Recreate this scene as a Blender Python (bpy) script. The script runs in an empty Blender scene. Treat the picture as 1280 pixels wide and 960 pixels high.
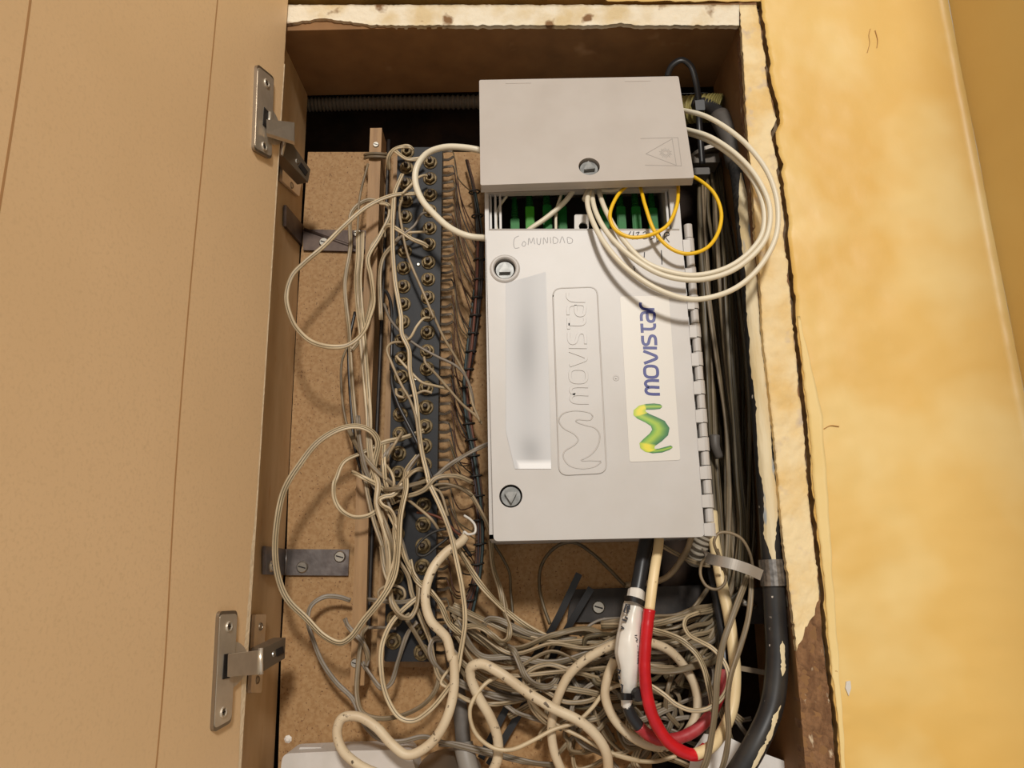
import bpy, bmesh, math, random
from mathutils import Vector, Matrix, noise

random.seed(7)
sc = bpy.context.scene
COL = sc.collection

# ------------------------------------------------------------------ camera
FPX = 961.0
PITCH, ROLL = math.radians(14.2), math.radians(1.25)
CAM = Vector((0.0, -0.5, 0.0))
R0, F0, U0 = Vector((1, 0, 0)), Vector((0, math.cos(PITCH), math.sin(PITCH))), Vector((0, -math.sin(PITCH), math.cos(PITCH)))
RR = R0 * math.cos(ROLL) - U0 * math.sin(ROLL)
UU = R0 * math.sin(ROLL) + U0 * math.cos(ROLL)
cam_d = bpy.data.cameras.new('camera')
cam_d.sensor_width = 36.0
cam_d.lens = FPX / 1280.0 * 36.0
cam_d.clip_start = 0.01
cam = bpy.data.objects.new('camera', cam_d)
COL.objects.link(cam)
m = Matrix((RR, UU, -F0)).transposed().to_4x4()
m.translation = CAM
cam.matrix_world = m
sc.camera = cam

# ------------------------------------------------------------------ world, lights, exposure
sc.view_settings.view_transform = 'Standard'
sc.view_settings.look = 'None'
sc.view_settings.gamma = 1.0
sc.view_settings.exposure = 0.0
world = bpy.data.worlds.new('world')
sc.world = world
world.use_nodes = True
bg = world.node_tree.nodes['Background']
bg.inputs[0].default_value = (1.0, 0.96, 0.90, 1)
bg.inputs[1].default_value = 0.42


def area_light(name, loc, target, size, power, color):
    d = bpy.data.lights.new(name, 'AREA')
    d.shape = 'DISK'
    d.size = size
    d.energy = power
    d.color = color
    o = bpy.data.objects.new(name, d)
    COL.objects.link(o)
    o.location = loc
    o.rotation_euler = (Vector(target) - Vector(loc)).to_track_quat('-Z', 'Y').to_euler()
    return o


area_light('ceiling_lamp', (0.32, -3.6, 1.82), (0, 0, 0.0), 0.5, 112.0, (1.0, 0.955, 0.89))


# ------------------------------------------------------------------ projection helpers
def ray(px, py):
    return (F0 * FPX + RR * (px - 640.0) + UU * (480.0 - py)).normalized()


def P(px, py, Y=0.0):
    d = ray(px, py)
    return CAM + d * ((Y - CAM.y) / d.y)


def PPL(px, py, p0, n):
    d = ray(px, py)
    return CAM + d * ((p0 - CAM).dot(n) / d.dot(n))


def Z(ox, oy, k, pts):
    return [(ox + x / k, oy + y / k) for x, y in pts]


ZA = lambda *p: Z(330, 160, 4, p)
ZB = lambda *p: Z(330, 380, 4, p)
ZC = lambda *p: Z(330, 600, 4, p)
ZD = lambda *p: Z(330, 720, 4, p)
ZE = lambda *p: Z(560, 660, 16 / 3, p)
ZF = lambda *p: Z(560, 780, 16 / 3, p)
ZG = lambda *p: Z(740, 660, 16 / 3, p)
ZH = lambda *p: Z(740, 780, 16 / 3, p)
ZI = lambda *p: Z(420, 560, 16 / 3, p)
ZJ = lambda *p: Z(420, 700, 16 / 3, p)
ZN = lambda *p: Z(580, 60, 3.0476, p)
ZO = lambda *p: Z(580, 270, 3.0476, p)
ZQ = lambda *p: Z(620, 640, 3, p)
ZK = lambda *p: Z(860, 660, 3.2, p)


# ------------------------------------------------------------------ materials
def lin(c):
    return tuple(((v / 255.0) / 12.92 if v <= 10 else (((v / 255.0) + 0.055) / 1.055) ** 2.4) for v in c) + (1.0,)


MATS = {}


def mat(name, col, rough=0.6, metal=0.0, col2=None, scale=40.0, detail=4.0, mix=(0.4, 0.6), bump=0.0, bump_scale=None,
        col3=None, scale3=300.0, mix3=(0.62, 0.68), stretch=(1, 1, 1), spec=0.5, kind='noise'):
    ma = bpy.data.materials.new(name)
    ma.use_nodes = True
    nt = ma.node_tree
    b = nt.nodes['Principled BSDF']
    b.inputs['Base Color'].default_value = lin(col)
    b.inputs['Roughness'].default_value = rough
    b.inputs['Metallic'].default_value = metal
    b.inputs['Specular IOR Level'].default_value = spec
    tc = nt.nodes.new('ShaderNodeTexCoord')
    mp = nt.nodes.new('ShaderNodeMapping')
    mp.inputs['Scale'].default_value = stretch
    nt.links.new(tc.outputs['Object'], mp.inputs['Vector'])

    def layer(prev, c_to, s, mx, d):
        n = nt.nodes.new('ShaderNodeTexNoise')
        n.inputs['Scale'].default_value = s
        n.inputs['Detail'].default_value = d
        nt.links.new(mp.outputs[0], n.inputs['Vector'])
        mr = nt.nodes.new('ShaderNodeMapRange')
        mr.inputs['From Min'].default_value = mx[0]
        mr.inputs['From Max'].default_value = mx[1]
        nt.links.new(n.outputs['Fac'], mr.inputs['Value'])
        mi = nt.nodes.new('ShaderNodeMix')
        mi.data_type = 'RGBA'
        nt.links.new(mr.outputs[0], mi.inputs['Factor'])
        if prev is None:
            mi.inputs['A'].default_value = lin(col)
        else:
            nt.links.new(prev, mi.inputs['A'])
        mi.inputs['B'].default_value = lin(c_to)
        return mi.outputs['Result']
    out = None
    if col2:
        out = layer(out, col2, scale, mix, detail)
    if col3:
        out = layer(out, col3, scale3, mix3, 3.0)
    if out is not None:
        nt.links.new(out, b.inputs['Base Color'])
    if bump:
        n = nt.nodes.new('ShaderNodeTexNoise')
        n.inputs['Scale'].default_value = bump_scale or scale
        n.inputs['Detail'].default_value = 6
        nt.links.new(mp.outputs[0], n.inputs['Vector'])
        bp = nt.nodes.new('ShaderNodeBump')
        bp.inputs['Strength'].default_value = bump
        bp.inputs['Distance'].default_value = 0.002
        nt.links.new(n.outputs['Fac'], bp.inputs['Height'])
        nt.links.new(bp.outputs[0], b.inputs['Normal'])
    MATS[name] = ma
    return ma


M = MATS
mat('yellow_paint', (230, 194, 118), 0.42, col2=(222, 180, 98), scale=5, detail=6, mix=(0.35, 0.65), bump=0.12, bump_scale=60,
    col3=(234, 206, 140), scale3=11, mix3=(0.48, 0.7))
mat('wall_scratch', (176, 132, 74), 0.8)
mat('pale_paint', (236, 210, 148), 0.6, col2=(230, 200, 130), scale=14, mix=(0.35, 0.65), bump=0.15, bump_scale=70)
mat('yellow_paint_side', (226, 194, 122), 0.5, col2=(216, 180, 108), scale=6, mix=(0.35, 0.65), bump=0.12, bump_scale=60)
mat('plaster', (236, 214, 168), 0.85, col2=(226, 192, 128), scale=22, detail=8, mix=(0.46, 0.62), bump=0.5, bump_scale=140,
    col3=(205, 186, 160), scale3=60, mix3=(0.6, 0.72))
mat('plaster_white', (232, 220, 196), 0.9, col2=(214, 192, 150), scale=40, detail=8, mix=(0.42, 0.64), bump=0.6, bump_scale=160,
    col3=(130, 96, 62), scale3=55, mix3=(0.62, 0.7))
mat('masonry', (128, 108, 84), 0.95, col2=(92, 74, 54), scale=60, bump=0.8, bump_scale=120)
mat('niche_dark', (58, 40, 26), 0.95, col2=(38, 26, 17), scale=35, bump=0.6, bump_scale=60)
mat('raw_wood', (142, 104, 70), 0.9, col2=(112, 78, 50), scale=130, mix=(0.35, 0.65), stretch=(2, 2, 0.8), bump=1.0, bump_scale=260,
    col3=(206, 186, 156), scale3=90, mix3=(0.63, 0.7))
mat('fibreboard_door', (238, 204, 160), 0.5, col2=(231, 197, 152), scale=8, mix=(0.3, 0.7), stretch=(1, 1, 1),
    col3=(227, 193, 149), scale3=520, mix3=(0.5, 0.75), bump=0.02, bump_scale=400)
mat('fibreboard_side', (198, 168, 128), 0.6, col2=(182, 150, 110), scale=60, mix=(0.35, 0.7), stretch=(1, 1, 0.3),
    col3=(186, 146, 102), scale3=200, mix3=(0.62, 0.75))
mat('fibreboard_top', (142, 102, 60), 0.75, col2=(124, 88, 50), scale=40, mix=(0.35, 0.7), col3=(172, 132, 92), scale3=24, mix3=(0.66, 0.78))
mat('chipboard', (168, 132, 88), 0.7, col2=(154, 116, 72), scale=380, detail=5, mix=(0.4, 0.62),
    col3=(112, 76, 44), scale3=620, mix3=(0.62, 0.7), bump=0.1, bump_scale=500)
mat('batten_wood', (164, 128, 86), 0.6, col2=(140, 106, 68), scale=60, stretch=(4, 4, 0.4), mix=(0.35, 0.7), bump=0.1, bump_scale=120)
mat('pencil_brown', (184, 140, 94), 0.8)
mat('pale_chip', (228, 206, 172), 0.9, bump=0.4, bump_scale=300)
mat('block_black', (22, 22, 26), 0.5, col2=(30, 30, 32), scale=50, mix=(0.4, 0.7), bump=0.06, bump_scale=100, spec=0.3)
mat('aged_brass', (126, 106, 70), 0.5, 0.5, col2=(84, 70, 48), scale=160, mix=(0.4, 0.65))
mat('dark_stud', (54, 42, 32), 0.5, 0.4)
mat('tag_metal', (70, 58, 44), 0.5, 0.5, col2=(130, 112, 84), scale=200, mix=(0.55, 0.65))
mat('bracket_steel', (128, 120, 116), 0.38, 0.75, col2=(92, 84, 82), scale=70, mix=(0.4, 0.7), bump=0.08, bump_scale=250)
mat('bracket_brown', (92, 76, 66), 0.5, 0.5, col2=(70, 56, 50), scale=70)
mat('bracket_dark', (62, 56, 52), 0.5, 0.4, col2=(46, 42, 40), scale=70)
mat('screw_steel', (190, 184, 172), 0.3, 0.9)
mat('slot_dark', (36, 30, 26), 0.7, 0.2)
mat('nickel', (226, 214, 196), 0.3, 0.65, col2=(214, 202, 184), scale=80)
mat('nickel_dark', (152, 140, 124), 0.34, 0.8)
mat('grey_plastic', (194, 190, 186), 0.4, col2=(188, 183, 177), scale=30, mix=(0.35, 0.7))
mat('grey_plastic_flap', (186, 177, 168), 0.48, col2=(179, 169, 159), scale=26, mix=(0.4, 0.7))
mat('grey_line', (158, 150, 142), 0.5)
mat('inside_grey', (150, 146, 140), 0.6)
mat('inside_dark', (38, 34, 30), 0.7)
mat('lock_metal', (140, 140, 137), 0.42, 0.3, col2=(116, 116, 113), scale=220)
mat('sticker_white', (213, 208, 199), 0.4)
mat('ink_blue', (28, 36, 120), 0.4)
mat('ink_black', (40, 38, 44), 0.6)
mat('ink_grey', (160, 158, 158), 0.6)
mat('connector_green', (14, 112, 36), 0.5, col2=(10, 94, 30), scale=120, spec=0.3)
mat('connector_lime', (56, 142, 24), 0.5, spec=0.3)
mat('boot_green', (10, 78, 26), 0.6, spec=0.3)
mat('adapter_white', (214, 220, 220), 0.4)
mat('fibre_white', (226, 216, 192), 0.4)
mat('fibre_yellow', (238, 190, 30), 0.4)
mat('wire_bright', (200, 180, 146), 0.42, col2=(172, 152, 120), scale=45, mix=(0.4, 0.65))
mat('wire_mid', (168, 148, 118), 0.45, col2=(140, 122, 95), scale=45, mix=(0.4, 0.65))
mat('wire_old', (136, 118, 92), 0.5, col2=(106, 90, 68), scale=45, mix=(0.4, 0.65))
mat('wire_grey', (142, 131, 118), 0.5, col2=(114, 104, 91), scale=45, mix=(0.4, 0.65))
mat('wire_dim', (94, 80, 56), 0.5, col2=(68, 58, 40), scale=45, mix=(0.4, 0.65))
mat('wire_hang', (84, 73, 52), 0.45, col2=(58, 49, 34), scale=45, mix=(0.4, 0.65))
mat('wire_black', (42, 40, 40), 0.4)
mat('groove_dark', (108, 95, 70), 0.6)
mat('cable_beige', (212, 194, 164), 0.5, col2=(194, 172, 140), scale=35, mix=(0.4, 0.7), col3=(92, 76, 58), scale3=240, mix3=(0.63, 0.7))
mat('cable_cream', (236, 212, 164), 0.45, col2=(226, 196, 146), scale=30, mix=(0.4, 0.7), col3=(150, 120, 84), scale3=110, mix3=(0.7, 0.75))
mat('tape_red', (200, 22, 34), 0.28, col2=(176, 16, 28), scale=60, mix=(0.4, 0.7))
mat('tape_red_dusty', (168, 40, 46), 0.5, col2=(186, 92, 92), scale=60, mix=(0.45, 0.7))
mat('cable_black', (36, 35, 36), 0.36, col2=(52, 50, 48), scale=40, mix=(0.45, 0.7), col3=(200, 190, 176), scale3=170, mix3=(0.7, 0.74))
mat('cable_tar', (30, 28, 27), 0.7, col2=(66, 60, 54), scale=90, mix=(0.48, 0.7), bump=0.6, bump_scale=260)
mat('cable_plain_black', (38, 38, 40), 0.35)
mat('paint_smear', (224, 208, 172), 0.7, col2=(206, 180, 128), scale=50, stretch=(2, 2, 0.3), mix=(0.4, 0.7), bump=0.5, bump_scale=120,
    col3=(150, 156, 160), scale3=80, mix3=(0.62, 0.7))
mat('duct_grey', (96, 90, 84), 0.55, col2=(82, 76, 70), scale=40)
mat('boot_grey', (140, 134, 126), 0.5)
mat('galvanised', (150, 146, 142), 0.38, 0.8, col2=(112, 108, 104), scale=260, mix=(0.4, 0.65))
mat('strap_grey', (168, 160, 150), 0.36, 0.6)
mat('closure_white', (232, 226, 216), 0.32, col2=(214, 206, 194), scale=40, mix=(0.45, 0.75))
mat('tie_black', (26, 25, 26), 0.42)
mat('conduit_olive', (172, 158, 96), 0.5, col2=(140, 128, 74), scale=40)
mat('conduit_grey', (96, 86, 74), 0.6)
mat('conduit_pale', (150, 140, 124), 0.55)
mat('junction_grey', (206, 200, 194), 0.5, col2=(196, 190, 182), scale=40)
mat('paper_white', (226, 222, 216), 0.6)
mat('harness_brown', (72, 44, 26), 0.6)
mat('harness_rust', (98, 52, 32), 0.6)
mat('harness_dark', (40, 36, 32), 0.6)
mat('harness_teal', (48, 62, 62), 0.6)
mat('harness_violet', (50, 42, 46), 0.6)
mat('copper_bare', (150, 96, 66), 0.4, 0.6)


def label_print_material():
    ma = bpy.data.materials.new('smudged_label')
    ma.use_nodes = True
    nt = ma.node_tree
    b = nt.nodes['Principled BSDF']
    b.inputs['Roughness'].default_value = 0.5
    at = nt.nodes.new('ShaderNodeVertexColor')
    at.layer_name = 'print'
    nt.links.new(at.outputs['Color'], b.inputs['Base Color'])
    MATS['smudged_label'] = ma
    mb = ma.copy()
    mb.name = 'logo_print'
    mb.node_tree.nodes['Principled BSDF'].inputs['Roughness'].default_value = 0.35
    MATS['logo_print'] = mb


label_print_material()


# ------------------------------------------------------------------ object helpers
def base_of(verts):
    xs = [v[0] for v in verts]
    ys = [v[1] for v in verts]
    zs = [v[2] for v in verts]
    return Vector(((min(xs) + max(xs)) / 2, (min(ys) + max(ys)) / 2, min(zs)))


def wpos(o):
    p = Vector((0, 0, 0))
    while o is not None:
        p = p + o.location
        o = o.parent
    return p


def link(name, verts, faces, material, parent=None, smooth=False, origin=None):
    """verts in world coordinates"""
    me = bpy.data.meshes.new(name)
    org = Vector(origin) if origin is not None else base_of(verts)
    me.from_pydata([Vector(v) - org for v in verts], [], faces)
    me.materials.append(MATS[material])
    if smooth:
        me.polygons.foreach_set('use_smooth', [True] * len(me.polygons))
    me.update()
    o = bpy.data.objects.new(name, me)
    COL.objects.link(o)
    if parent is not None:
        o.parent = parent
        o.location = org - wpos(parent)
    else:
        o.location = org
    return o


def tag(o, label, cat, group=None, kind=None):
    o['label'] = label
    o['category'] = cat
    if group:
        o['group'] = group
    if kind:
        o['kind'] = kind
    return o


def thing(name, label, cat, loc, group=None):
    o = bpy.data.objects.new(name, None)
    o.empty_display_size = 0.01
    COL.objects.link(o)
    o.location = loc
    return tag(o, label, cat, group)


def struct(name, verts, faces, material, smooth=False):
    o = link(name, verts, faces, material, None, smooth)
    o['kind'] = 'structure'
    return o


class MB:
    def __init__(s):
        s.v, s.f = [], []

    def add(s, v, f):
        n = len(s.v)
        s.v += [Vector(a) for a in v]
        s.f += [tuple(i + n for i in q) for q in f]
        return s

    def build(s, name, material, parent=None, smooth=False, origin=None):
        return link(name, s.v, s.f, material, parent, smooth, origin)


def box_geo(c, ax, ay, az, bev=0.0):
    """box centred on c with half axes ax, ay, az (vectors); bevel by cutting corners of the ax/az outline"""
    c, ax, ay, az = Vector(c), Vector(ax), Vector(ay), Vector(az)
    if bev <= 0:
        v = [c + ax * i + ay * j + az * k for k in (-1, 1) for j in (-1, 1) for i in (-1, 1)]
        f = [(0, 2, 3, 1), (4, 5, 7, 6), (0, 1, 5, 4), (2, 6, 7, 3), (0, 4, 6, 2), (1, 3, 7, 5)]
        return v, f
    lx, lz = ax.length, az.length
    ux, uz = ax / lx, az / lz
    pts = rounded_rect(lx, lz, bev, 4)
    return prism_geo([c - ay + ux * p + uz * q for p, q in pts], ay * 2)


def rounded_rect(hx, hz, r, n=5):
    out = []
    for cx, cz, a0 in ((hx - r, hz - r, 0), (-hx + r, hz - r, 90), (-hx + r, -hz + r, 180), (hx - r, -hz + r, 270)):
        for i in range(n + 1):
            a = math.radians(a0 + 90 * i / n)
            out.append((cx + r * math.cos(a), cz + r * math.sin(a)))
    return out


def prism_geo(loop, ext):
    n = len(loop)
    ext = Vector(ext)
    v = [Vector(p) for p in loop] + [Vector(p) + ext for p in loop]
    f = [tuple(range(n))[::-1], tuple(range(n, 2 * n))]
    f += [(i, (i + 1) % n, n + (i + 1) % n, n + i) for i in range(n)]
    return v, f


def quad_prism(pts_front, ext):
    return prism_geo(pts_front, ext)


def round_poly(pts, r, n=4):
    """round the corners of a planar polygon of 3-D points"""
    out = []
    N = len(pts)
    for i in range(N):
        p, a, b = Vector(pts[i]), Vector(pts[i - 1]), Vector(pts[(i + 1) % N])
        da, db = (a - p).normalized(), (b - p).normalized()
        for k in range(n + 1):
            t = k / n
            q0, q1 = p + da * r, p + db * r
            out.append(q0 * (1 - t) ** 2 + p * 2 * t * (1 - t) + q1 * t * t)
    return out


def catmull(pts, seg=8):
    pts = [Vector(p) for p in pts]
    if len(pts) == 2:
        return [pts[0].lerp(pts[1], i / seg) for i in range(seg + 1)]
    ext = [pts[0] * 2 - pts[1]] + pts + [pts[-1] * 2 - pts[-2]]
    out = []
    for i in range(1, len(ext) - 2):
        p0, p1, p2, p3 = ext[i - 1], ext[i], ext[i + 1], ext[i + 2]
        # centripetal
        def tj(a, b, t):
            return t + max((b - a).length, 1e-6) ** 0.5
        t0 = 0.0
        t1 = tj(p0, p1, t0)
        t2 = tj(p1, p2, t1)
        t3 = tj(p2, p3, t2)
        for k in range(seg):
            t = t1 + (t2 - t1) * k / seg
            A1 = p0 * ((t1 - t) / (t1 - t0)) + p1 * ((t - t0) / (t1 - t0))
            A2 = p1 * ((t2 - t) / (t2 - t1)) + p2 * ((t - t1) / (t2 - t1))
            A3 = p2 * ((t3 - t) / (t3 - t2)) + p3 * ((t - t2) / (t3 - t2))
            B1 = A1 * ((t2 - t) / (t2 - t0)) + A2 * ((t - t0) / (t2 - t0))
            B2 = A2 * ((t3 - t) / (t3 - t1)) + A3 * ((t - t1) / (t3 - t1))
            out.append(B1 * ((t2 - t) / (t2 - t1)) + B2 * ((t - t1) / (t2 - t1)))
    out.append(pts[-1])
    return out


def yprof(Y, n):
    if isinstance(Y, (int, float)):
        return [Y] * n
    out = []
    for i in range(n):
        t = i / max(1, n - 1) * (len(Y) - 1)
        k = min(int(t), len(Y) - 2)
        out.append(Y[k] + (Y[k + 1] - Y[k]) * (t - k))
    return out


def path3(pts, Y, seg=7):
    ys = yprof(Y, len(pts))
    return catmull([P(x, y, yy) for (x, y), yy in zip(pts, ys)], seg)


def circle_profile(r, n=8):
    return [(r * math.cos(2 * math.pi * i / n), r * math.sin(2 * math.pi * i / n)) for i in range(n)]


def twin_profile(r):
    out = []
    c = 0.92 * r
    for i in range(5):
        a = math.radians(-125 + 250 * i / 4)
        out.append((c + r * math.cos(a), r * math.sin(a)))
    for i in range(5):
        a = math.radians(55 + 250 * i / 4)
        out.append((-c + r * math.cos(a), r * math.sin(a)))
    return out


def tri_profile(r):
    out = []
    c = 1.8 * r
    for i in range(4):
        a = math.radians(-110 + 220 * i / 3)
        out.append((c + r * math.cos(a), r * math.sin(a)))
    for i in range(2):
        out.append(((0.45 - 0.9 * i) * r, r * 0.95))
    for i in range(4):
        a = math.radians(70 + 220 * i / 3)
        out.append((-c + r * math.cos(a), r * math.sin(a)))
    for i in range(2):
        out.append(((-0.45 + 0.9 * i) * r, -r * 0.95))
    return out


def sweep_geo(path, profile, twist=None, scale=None, ref=Vector((0, 1, 0)), cap=True):
    n = len(path)
    k = len(profile)
    v, f = [], []
    prev = None
    for i, p in enumerate(path):
        t = (path[min(i + 1, n - 1)] - path[max(i - 1, 0)])
        if t.length < 1e-9:
            t = Vector((0, 0, 1))
        t.normalize()
        side = t.cross(ref)
        if prev is not None:
            tr = prev - t * prev.dot(t)
            if tr.length > 1e-6:
                tr.normalize()
                if side.length < 0.25:
                    side = tr
                else:
                    side.normalize()
                    if side.dot(tr) < 0:
                        side = -side
                    side = (side * 0.6 + tr * 0.4)
        if side.length < 1e-6:
            side = t.cross(Vector((1, 0, 0.3)))
        side = (side - t * side.dot(t)).normalized()
        prev = side
        nn = t.cross(side)
        a = twist(i / max(1, n - 1)) if twist else 0.0
        ca, sa = math.cos(a), math.sin(a)
        s = scale(i / max(1, n - 1)) if scale else 1.0
        for x, y in profile:
            x2, y2 = x * ca - y * sa, x * sa + y * ca
            v.append(p + side * (x2 * s) + nn * (y2 * s))
    for i in range(n - 1):
        for j in range(k):
            f.append((i * k + j, i * k + (j + 1) % k, (i + 1) * k + (j + 1) % k, (i + 1) * k + j))
    if cap:
        f.append(tuple(range(k))[::-1])
        f.append(tuple(range((n - 1) * k, n * k)))
    return v, f


def ribbon_geo(pts, normal, width, height, sink=0.0):
    """raised stroke on a surface: flat top and side walls; pts 3-D"""
    normal = Vector(normal).normalized()
    pts = [Vector(p) for p in pts]
    n = len(pts)
    v, f = [], []
    for i in range(n):
        t = (pts[min(i + 1, n - 1)] - pts[max(i - 1, 0)]).normalized()
        s = normal.cross(t).normalized() * (width / 2)
        p = pts[i]
        v += [p - s - normal * sink, p - s * 0.86 + normal * height, p + s * 0.86 + normal * height, p + s - normal * sink]
    for i in range(n - 1):
        for j in range(3):
            f.append((i * 4 + j, i * 4 + j + 1, (i + 1) * 4 + j + 1, (i + 1) * 4 + j))
    f.append((3, 2, 1, 0))
    q = (n - 1) * 4
    f.append((q, q + 1, q + 2, q + 3))
    return v, f


def disc_geo(c, n, r, h, seg=20, r2=None):
    c, n = Vector(c), Vector(n).normalized()
    a = n.cross(Vector((0, 0, 1)))
    if a.length < 0.1:
        a = n.cross(Vector((1, 0, 0)))
    a.normalize()
    b = n.cross(a)
    r2 = r if r2 is None else r2
    lo = [c + (a * math.cos(2 * math.pi * i / seg) + b * math.sin(2 * math.pi * i / seg)) * r for i in range(seg)]
    hi = [c + n * h + (a * math.cos(2 * math.pi * i / seg) + b * math.sin(2 * math.pi * i / seg)) * r2 for i in range(seg)]
    f = [tuple(range(seg))[::-1], tuple(range(seg, 2 * seg))]
    f += [(i, (i + 1) % seg, seg + (i + 1) % seg, seg + i) for i in range(seg)]
    return lo + hi, f


def ring_geo(c, n, r_out, r_in, h, seg=28):
    c, n = Vector(c), Vector(n).normalized()
    a = n.cross(Vector((0, 0, 1))).normalized()
    b = n.cross(a)
    prof = [(r_out, 0), (r_out - (r_out - r_in) * .3, h), (r_in + (r_out - r_in) * .2, h), (r_in, 0)]
    v, f = [], []
    for i in range(seg):
        e = a * math.cos(2 * math.pi * i / seg) + b * math.sin(2 * math.pi * i / seg)
        for r, z in prof:
            v.append(c + e * r + n * z)
    for i in range(seg):
        for j in range(3):
            p, q = i * 4 + j, ((i + 1) % seg) * 4 + j
            f.append((p, p + 1, q + 1, q))
    return v, f


def plate_with_holes(loop, holes, ext, edge=0.0):
    """planar loop of 3-D points with hole loops, thickness vector ext (towards the back)"""
    bm = bmesh.new()
    edges = []
    for lp in [loop] + holes:
        vs = [bm.verts.new(p) for p in lp]
        for i in range(len(vs)):
            edges.append(bm.edges.new((vs[i], vs[(i + 1) % len(vs)])))
    bmesh.ops.triangle_fill(bm, edges=edges, use_beauty=True)
    bm.verts.ensure_lookup_table()
    nv = len(bm.verts)
    v = [x.co.copy() for x in bm.verts]
    bm.verts.index_update()
    tris = [tuple(q.index for q in fc.verts) for fc in bm.faces]
    bm.free()
    ext = Vector(ext)
    v2 = v + [p + ext for p in v]
    out = []
    for t in tris:
        nrm = (v[t[1]] - v[t[0]]).cross(v[t[2]] - v[t[0]])
        if nrm.dot(ext) > 0:
            t = t[::-1]
        out.append(t)
        out.append(tuple(i + nv for i in t[::-1]))
    k = 0
    for lp in [loop] + holes:
        n = len(lp)
        for i in range(n):
            a, b = k + i, k + (i + 1) % n
            out.append((a, b, b + nv, a + nv))
        k += n
    return v2, out


def polyline_at(pl, y):
    """x on a polyline [(x,y)..] sorted by y"""
    if y <= pl[0][1]:
        a, b = pl[0], pl[1]
    elif y >= pl[-1][1]:
        a, b = pl[-2], pl[-1]
    else:
        for a, b in zip(pl, pl[1:]):
            if a[1] <= y <= b[1]:
                break
    t = (y - a[1]) / (b[1] - a[1])
    return a[0] + (b[0] - a[0]) * t


def grid_skirt(rows, thick):
    """rows: list of equal-length lists of 3-D points; border extruded along +Y by thick"""
    nr, nc = len(rows), len(rows[0])
    v = [Vector(p) for r in rows for p in r]
    f = [(i * nc + j, i * nc + j + 1, (i + 1) * nc + j + 1, (i + 1) * nc + j) for i in range(nr - 1) for j in range(nc - 1)]
    border = [j for j in range(nc)] + [i * nc + nc - 1 for i in range(1, nr)] + \
             [(nr - 1) * nc + j for j in range(nc - 2, -1, -1)] + [i * nc for i in range(nr - 2, 0, -1)]
    k = len(v)
    for b in border:
        p = v[b].copy()
        p.y += thick
        v.append(p)
    n = len(border)
    for i in range(n):
        f.append((border[i], border[(i + 1) % n], k + (i + 1) % n, k + i))
    return v, f


def nz(x, y, z=0.0):
    return noise.noise(Vector((x, y, z)))


# ================================================================== SETTING
CRACK = [(949, -300), (949, 8), (955, 40), (960, 80), (962, 105), (970, 130), (973, 152), (967, 164), (971, 189), (976, 205), (974, 214),
         (979, 242), (984, 283), (982, 292), (987, 330), (992, 380), (993, 405), (998, 442), (1001, 483), (1006, 520), (1010, 567),
         (1012, 605), (1018, 661), (1022, 691), (1027, 738), (1030, 785), (1035, 835), (1040, 872), (1044, 910), (1047, 960), (1052, 1020), (1080, 1300)]
INNER = [(922, -5), (926, 35), (929, 80), (931, 127), (934, 174), (940, 230), (943, 292), (948, 330), (951, 380), (952, 411), (960, 483),
         (968, 555), (974, 630), (980, 691), (985, 722), (994, 800), (1000, 872), (1007, 960), (1014, 1040)]
CORNER = [(1185, 0), (1280, 490)]


def corner_x(y):
    return 1185 + (y - 0) * 95 / 490


# wall right of the crack
rows = []
ys = list(range(-260, 1300, 5))
for y in ys:
    xl = polyline_at(CRACK, y) + 2.4 + 2.4 * nz(y * .06, 3) + 1.8 * nz(y * .28, 7)
    xr = corner_x(y)
    r = []
    for j in range(26):
        t = j / 25
        t = t * t * .5 + t * .5
        x = xl + (xr - xl) * t
        d = 0.0008 * nz(x * .02, y * .02, 1) + 0.0004 * nz(x * .07, y * .05, 4)
        if j < 3:
            d += 0.0006 * nz(x * .2, y * .2, 9)
        r.append(P(x, y, d))
    rows.append(r)
v, f = grid_skirt(rows, 0.012)
wall = MB().add(v, f)
# wall above, left of and below the opening
x_far = P(-700, 500, 0).x
zt, zb = P(640, -260, 0).z, P(640, 1290, 0).z
top_edge = [P(x, (-1.5 if x < 760 else 1.5) + 1.5 * nz(x * .05, 2) + 1.0 * nz(x * .2, 5), 0.0 if x < 945 else 0.0009) for x in range(352, 990, 6)]
up = [Vector((p.x + (.012 if p.y > .0005 else 0), p.y, zt)) for p in top_edge]
v, f = grid_skirt([up, top_edge], 0.012)
wall.add(v, f)
xl = P(352, 2, 0).x
wall.add([(x_far, 0, zb), (xl - 0.012, 0, zb), (xl - 0.012, 0, zt), (x_far, 0, zt)], [(0, 1, 2, 3)])
wall.add([(xl - 0.012, 0, top_edge[0].z), (xl, 0, top_edge[0].z), (xl, 0, zt), (xl - 0.012, 0, zt)], [(0, 1, 2, 3)])
zbo = P(640, 1060, 0).z
wall.add([(xl - 0.012, 0, zb), (P(1060, 1060, 0).x, 0, zb), (P(1060, 1060, 0).x, 0, zbo), (xl - 0.012, 0, zbo)], [(0, 1, 2, 3)])
wall.build('wall_back', 'yellow_paint', smooth=True)['kind'] = 'structure'

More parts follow.
